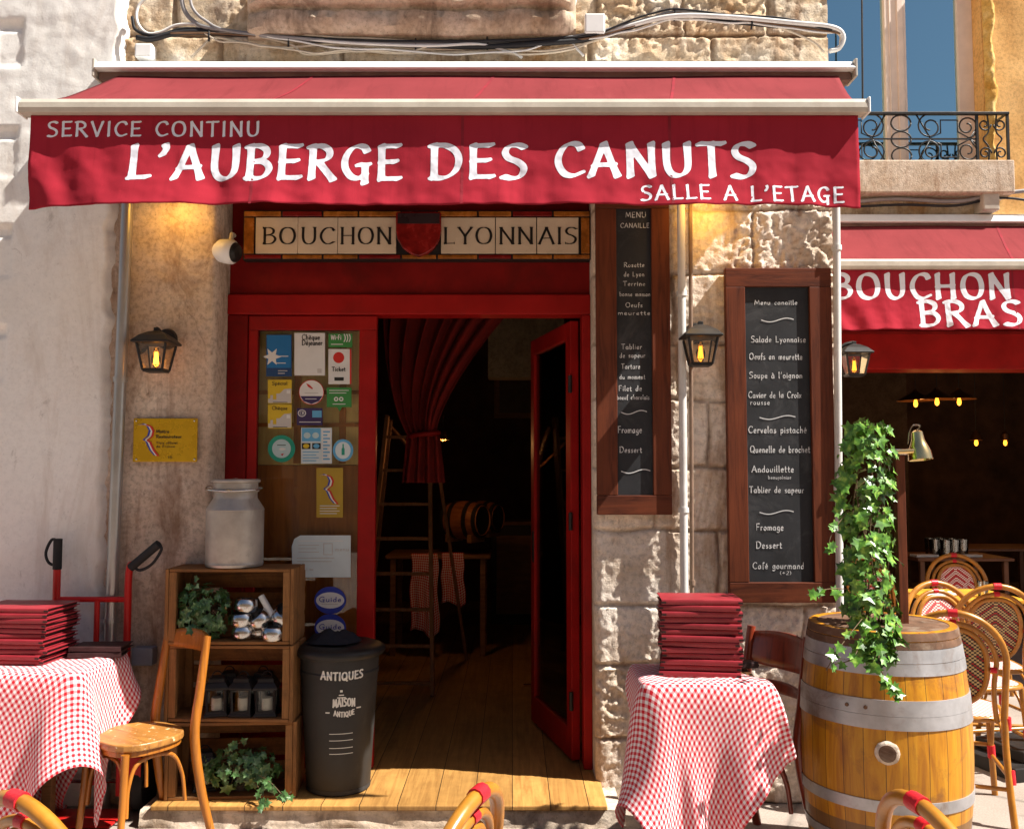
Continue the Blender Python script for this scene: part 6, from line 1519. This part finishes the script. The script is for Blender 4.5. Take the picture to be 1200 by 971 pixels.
# terrace table, parasol base, shoe
tb = thing('bistro_table', 'yellow topped bistro table among the rattan chairs', 'table', (X(1128, 690, 1.75), 1.78, 0))
m = MB(); m.bx(-.3, .3, -.28, .28, .72, .75); m.build('tabletop', plain('yellow_varnished_top', (.62, .30, .03), .35, var=.15), tb, bev=.008)
m = MB(); m.tube([(0, 0, .02), (0, 0, .72)], .03, 12); m.build('pedestal', M_BLACK, tb, smooth=40)
m = MB(); m.lathe([(.2, .0), (.2, .015), (.05, .03), (0, .03)], 24); m.build('foot', M_BLACK, tb, smooth=40)
for lab, dx, dy, s_ in (('crumpled white napkin on the yellow bistro table', -.13, -.05, 1), ('folded white napkin nearer the ivy on the yellow bistro table', -.22, -.18, .8)):
    m = MB(); m.sheet(lambda u, v: Vector(((u - .5) * .16 * s_, (v - .5) * .12, .004 + .035 * abs(fb(u * 4, v * 4, s_, 3)) * (1 - (2 * u - 1) ** 2))), 14, 12); n_ = tag(m.build('napkin', M_PAPER, smooth=180, solid=.003), lab, 'napkin'); n_.location = (tb.location.x + dx, tb.location.y + dy, .752)
def tumbler(label, loc, k=1.0, group=None):
    t = thing('drinking_glass', label, 'glass', loc, 0, group)
    m = MB(); m.lathe([(0, .002), (.030, .0), (.036, .10), (.0345, .10), (.029, .012), (0, .010)], 20); m.build('bowl', M_TUMB, t, smooth=40); t.scale = (k, k, k); return t
M_TUMB = glassmat('tumbler_glass', (.93, .94, .93), 2.3, .05)
tumbler('small tumbler standing on the yellow bistro table', (tb.location.x + .08, tb.location.y - .14, .7505))
pbx = thing('parasol_base', 'stepped black metal parasol base on the terrace paving', 'parasol base', (X(1212, 860, .45), .55, 0))
m = MB(); m.box((0, 0, .035), (.50, .42, .07), Matrix.Rotation(R(14), 3, 'Z')); m.build('slab', M_BLACK, pbx, bev=.006)
m = MB(); m.box((.03, .03, .10), (.38, .32, .058), Matrix.Rotation(R(18), 3, 'Z')); m.build('slab', M_BLACK, pbx, bev=.006)
m = MB(); m.tube([(.05, .03, .13), (.05, .03, .42)], .025, 14); m.build('socket', M_BLACK, pbx, smooth=40)
sh = thing('shoe', 'black shoe with pale specks lying under the rattan chairs', 'shoe', (X(1168, 815, .95), .95, 0), R(200))
m = MB()
def fn(u, v):
    a = v * math.pi; x = -.13 + .27 * u; wd = .045 * (.75 + .45 * math.sin(math.pi * min(1, u * .9 + .1))) * (1 - max(0, u - .88) * 5) ; hh_ = (.085 - .05 * u ** 1.3) * (1 - max(0, u - .9) * 4)
    return Vector((x, -wd * math.cos(a), .012 + hh_ * math.sin(a) ** .7))
m.sheet(fn, 22, 14); m.build('upper', plain('speckled_black_shoe', (.02, .02, .02), .4, scale=60, var=.2, dirt=(.5, .5, .5)), sh, smooth=180)
m = MB(); m.slab([(-.135, -.036), (-.05, -.04), (.08, -.05), (.13, -.035), (.145, 0), (.13, .035), (.08, .05), (-.05, .04), (-.135, .036)], 0, .014); m.build('sole', M_RUBBER, sh, bev=.003)

# ------------------------------------------------------------------ inside the brasserie
YI_ = 4.6
it = table('dark dining table with glasses just inside the brasserie', X(1112, 655, YI_), YI_, .45, .35, .76, plain('dull_dining_wood', (.22, .09, .045), .4, var=.2))
it2 = table('second dark dining table deeper inside the brasserie', X(1165, 640, 5.6), 5.7, .55, .35, .76, plain('dull_dining_wood_back', (.16, .07, .04), .4, var=.2))
gl = [(1092, 640), (1104, 636), (1112, 642), (1118, 634), (1100, 644), (1124, 640), (1109, 630), (1096, 631)]
ords = ['leftmost at the front', 'in the middle row left', 'at the front right of centre', 'towards the back right', 'nearest the front edge', 'rightmost', 'farthest back centre', 'at the back left']
for (px, py), o_ in zip(gl, ords):
    tumbler(f'clear tumbler on the dark dining table, {o_} of the cluster', (X(px, py, YI_) , YI_ - .15 + (644 - py) * .02,   .7605), 1.55, 'tumblers clustered on the dining table')
for lab, px in (('stack of white napkins left of the tumblers on the dining table', 1083), ('stack of white napkins right of the tumblers on the dining table', 1134)):
    m = MB(); m.box((0, 0, .012), (.22, .13, .022), Matrix.Rotation(R(6), 3, 'Z')); o = tag(m.build('napkin_stack', M_PAPER, bev=.004), lab, 'napkins'); o.location = (X(px, 650, YI_ - .2), YI_ - .2, .7605)
M_AMB = emit('amber_bulb', (1, .32, .02), 2.2)
def pendant(label, px, py, Y, r):
    c = P(px, py, Y); t = thing('pendant_lamp', label, 'pendant lamp', c, 0, 'pendant lamps inside the brasserie')
    m = MB(); m.tube([(0, 0, .12), (0, 0, 3.0 - c.z)], .004, 6); m.build('cord', M_BLACK, t)
    m = MB(); m.lathe([(.02, .13), (.025, .11), (.05, .09), (r, .015), (r - .004, .012), (.046, .084), (.02, .10)], 28); m.build('shade', plain('copper_brown_shade', (.10, .045, .02), .4, .6, var=.2), t, smooth=40)
    m = MB(); m.lathe([(0, -.055), (.016, -.045), (.022, -.02), (.014, .02), (.010, .05), (0, .05)], 14); m.build('bulb', M_AMB, t, smooth=180)
    l = bpy.data.lights.new('bulb_light', 'POINT'); l.energy = 1.6 if r > .1 else .8; l.color = (1, .42, .10); l.shadow_soft_size = .03
    lo = bpy.data.objects.new('bulb_light', l); col.objects.link(lo); lo.parent = t; lo.location = (0, 0, -.09)
for lab, px, py, Y, r in (('lit pendant lamp, leftmost of the three in the row', 1073, 471, 5.2, .19), ('lit pendant lamp, middle of the three in the row', 1098, 469, 5.0, .17), ('lit pendant lamp, right of the three in the row', 1124, 469, 5.2, .17), ('lit pendant lamp hanging lower to the right of the row of three', 1144, 517, 6.4, .07), ('small lit pendant lamp farthest right inside the brasserie', 1178, 517, 7.0, .05)): pendant(lab, px, py, Y, r)

# ------------------------------------------------------------------ inside the doorway: ladder, curtain, table, casks
ld_ = thing('step_ladder', 'tall old wooden stepladder standing inside the doorway', 'ladder', (-.76, 1.75, .1))
def zz(py, Y): return Z(py, Y)
YA, YT_ = 1.70, 2.05
T0, T1 = P(454, 487, YT_), P(503, 487, YT_); B0, B1 = Vector((X(418, 812, YA), YA, .1)), Vector((X(507, 812, YA), YA, .1))
for a, b in ((T0, B0), (T1, B1)): m = MB(); m.beam(a, b, .058, .026, (1, 0, 0)); m.build('side_rail', M_LADDER, ld_, True, bev=.003)
for i in range(8):
    f_ = (i + .35) / 8; a, b = B0.lerp(T0, f_), B1.lerp(T1, f_); m = MB(); m.beam(a, b, .035, .02); m.build('rung', M_LADDER, ld_, True, bev=.002)
for a, b in ((P(458, 492, YT_ + .05), P(430, 700, 2.9)), (P(506, 498, YT_ + .05), Vector((X(547, 770, 2.9), 2.9, .1)))):
    b = Vector((b.x, b.y, .1)); m = MB(); m.beam(a, b, .035, .022, (1, 0, 0)); m.build('rear_leg', M_LADDER, ld_, True, bev=.002)
m = MB(); m.beam(P(458, 500, YT_ + .12), P(512, 560, YT_ + .35), .03, .015); m.build('rear_brace', M_LADDER, ld_, True)
YCU = .95
ct = thing('curtain', 'dark red curtain gathered to the left inside the doorway', 'curtain', (X(520, 370, YCU), YCU, Z(510, YCU)))
zt0, zt1 = Z(352, YCU), Z(512, YCU)
def fn(u, v):
    e = v ** 1.5
    l = X(448, 400, YCU) + (X(481, 512, YCU) - X(448, 400, YCU)) * v ** 2.4; r = X(606, 370, YCU) + (X(512, 512, YCU) - X(606, 370, YCU)) * (1 - (1 - v) ** 1.45)
    x = l + (r - l) * u; z = zt0 + (zt1 - zt0) * v + .05 * math.sin(math.pi * u) * v * (1 - v) - .22 * (1 - u) * v * (1 - v)
    amp = .045 * (1 - .45 * v)
    return Vector((x + .008 * math.sin(u * 40 + v * 3), YCU + amp * math.sin(u * 46 + 2.5 * v + 1.5 * nz(u * 3, v)) + .02 * nz(u * 8, v * 2) - .06 * v, z))
m = MB(); m.sheet(fn, 150, 40); m.build('drape', M_CURT, ct, True, 180, solid=.004)
def fn(u, v):
    l = X(478, 512, YCU); r = X(516, 512, YCU); x = l + (r - l) * u + (u - .5) * .06 * v; z = zt1 + .005 - .27 * v
    return Vector((x, YCU - .06 + .03 * math.sin(u * 26 + v) + .02 * v, z))
m = MB(); m.sheet(fn, 60, 20); m.build('tail', M_CURT, ct, True, 180, solid=.004)
m = MB(); c = P(497, 509, YCU - .06); m.tube([c + Vector((.085 * math.cos(a), .05 * math.sin(a), .01 * math.cos(a))) for a in [2 * math.pi * i / 24 for i in range(24)]], .014, 8, closed=True); m.build('tie', M_DRED, ct, True, 60)
m = MB(); m.tube([(-1.4, YCU, zt0), (.3, YCU, zt0)], .014, 10); m.build('rod', M_BLACK, ct, True, 40)
YT2 = 3.0
st_ = table('rough wooden table draped with checked cloths inside the doorway', X(520, 660, YT2) - .05, YT2 + .3, .42, .3, .80, M_INW, 0, .098)
def hang(label, px0, px1, py0, py1, Y, seed):
    p, q = P(px0, py0, Y), P(px1, py1, Y); me = MB(); nu, nv = 30, 24; W_, H2 = q.x - p.x, p.z - q.z
    me.sheet(lambda u, v: Vector((p.x + W_ * u * (1 + .10 * v) + .02 * nz(v * 3, seed), Y - .012 - .018 * (1 + math.sin(u * 19 + seed + 1.5 * v)) * v, p.z - (H2 * (1 - .12 * abs(math.sin(u * 3 + seed)))) * v)), nu, nv)
    o = me.build('hanging_cloth', M_GING, None, smooth=180)
    ul = o.data.uv_layers.new(name='UVMap')
    for l in o.data.loops:
        i = l.vertex_index; ul.data[l.index].uv = ((i % (nu + 1)) / nu * W_ * 1.4, (i // (nu + 1)) / nv * H2)
    o.modifiers.new('solid', 'SOLIDIFY').thickness = .002
    return tag(o, label, 'cloth')
hang('checked cloth hanging long from the front of the indoor table behind the ladder', 482, 512, 648, 748, YT2 - .02, 1); hang('shorter checked cloth hanging at the right front of the indoor table', 518, 543, 647, 712, YT2 - .025, 4)
def cask(label, px, py, Y, r, L, ax_):
    c = P(px, py, Y); t = thing('small_cask', label, 'cask', c, R(ax_)); MY = Matrix.Rotation(R(90), 4, 'X')
    m = MB(); m.lathe([(0, -L / 2 + .015), (r * .72, -L / 2 + .015), (r * .76, -L / 2)] + [(r * (1 - .22 * (2 * i / 10 - 1) ** 2), -L / 2 + L * i / 10) for i in range(1, 10)] + [(r * .76, L / 2), (r * .72, L / 2 - .015), (0, L / 2 - .015)], 32, (0, 0, 0), 0, MY); m.build('staves', wood('cask_staves', (.26, .09, .03), (.13, .04, .012), 'y', .4), t, smooth=40)
    for f_ in (-.42, -.2, .2, .42):
        m = MB(); rr_ = r * (1 - .22 * (2 * f_) ** 2) + .004; m.lathe([(rr_ - .008, L * f_ - .018), (rr_, L * f_ - .018), (rr_, L * f_ + .018), (rr_ - .008, L * f_ + .018)], 32, (0, 0, 0), 0, MY); m.build('hoop', M_BLACK, t, smooth=40)
    m = MB()
    for s_ in (-1, 1): m.bx(-r * .7, r * .7, s_ * L * .3 - .02, s_ * L * .3 + .02, -r - .02, -r * .72)
    m.build('cradle', M_INW, t, bev=.003)
    return t
cask('small oak cask lying on the indoor table, nearer the ladder', 545, 609, YT2 + .12, .155, .34, 62); cask('small oak cask lying behind the first one on the indoor table', 566, 606, YT2 + .45, .14, .3, 62)
dr = thing('sideboard', 'dark wooden sideboard standing deep in the doorway room', 'sideboard', (.35, 4.6, .098))
m = MB(); m.bx(-.55, .75, 0, .45, 0, .95); m.build('carcass', plain('very_dark_sideboard', (.03, .016, .01), .5), dr, bev=.006)
m = MB(); m.bx(-.58, .78, -.03, .47, .951, .985); m.build('top', M_INW, dr, bev=.004)
for x in (-.5, .12): m = MB(); m.bx(x, x + .55, -.014, -.001, .1, .85); d_ = m.build('door', M_INW, dr, bev=.004); m = MB(); m.tube([(x + .5, -.03, .5), (x + .5, -.03, .6)], .006, 6); m.build('handle', M_BRASS, d_)
pf = thing('picture_frame', 'dark framed picture hanging on the back of the doorway room', 'picture', (X(615, 470, 6.18), 6.18, Z(490, 6.18)))
m = MB(); m.bx(-.35, .35, -.03, .0, 0, .5); m.build('frame', M_INW, pf, bev=.006); m = MB(); m.bx(-.29, .29, -.034, -.0305, .06, .44); m.build('print', plain('brown_print', (.10, .07, .04), .6), pf)
# wood panelled screen behind the fixed leaf; its upper tan paints a street reflection
ws = thing('wooden_screen', 'wood panelled screen behind the stickered glass, upper part painted as the tan reflection', 'screen', ((LA.x + LB.x) / 2, YF + .10, .098))
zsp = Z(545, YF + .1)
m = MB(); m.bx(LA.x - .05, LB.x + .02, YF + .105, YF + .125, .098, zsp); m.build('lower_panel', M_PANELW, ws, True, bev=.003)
m = MB(); m.bx(LA.x - .05, LB.x + .02, YF + .107, YF + .123, zsp + .002, 2.3); m.build('upper_reflection_panel', M_TANREFL, ws, True, bev=.003)
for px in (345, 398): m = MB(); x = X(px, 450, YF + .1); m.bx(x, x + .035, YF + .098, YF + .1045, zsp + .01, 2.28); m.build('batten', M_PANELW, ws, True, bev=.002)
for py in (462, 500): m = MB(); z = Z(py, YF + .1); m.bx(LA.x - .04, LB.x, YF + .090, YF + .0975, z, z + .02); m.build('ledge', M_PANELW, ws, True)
# stray things
m = MB(); c = P(621, 803, .9); m.box((0, 0, .006), (.09, .03, .012), Matrix.Rotation(R(15), 3, 'Z')); m.build
o = tag(m.build('door_wedge', M_BRASS, bev=.003), 'small brass door stop on the boards inside the open door', 'door stop'); d = ray(621, 803); t_ = (.098 - CAM_Z) / d.z; q = C0 + d * t_; o.location = (q.x, q.y, .098)

c = P(519, 512, 2.35)
wl2 = thing('interior_lamp', 'small lit amber lamp glowing beside the curtain tie inside the doorway', 'lamp', c)
m = MB(); m.tube([(0, 0, .05), (0, 0, 3.4 - c.z)], .004, 6); m.build('cord', M_BLACK, wl2)
m = MB(); m.lathe([(.012, .05), (.03, .03), (.05, -.02), (.047, -.02), (.02, .04)], 20); m.build('shade', M_BRASS, wl2, smooth=40)
m = MB(); m.lathe([(0, -.03), (.016, -.022), (.02, -.005), (.01, .02), (0, .025)], 14); m.build('bulb', M_AMB, wl2, smooth=180)
l = bpy.data.lights.new('bulb_light', 'POINT'); l.energy = 1.7; l.color = (1, .45, .14); l.shadow_soft_size = .03
lo = bpy.data.objects.new('bulb_light', l); col.objects.link(lo); lo.parent = wl2; lo.location = (0, 0, -.05)
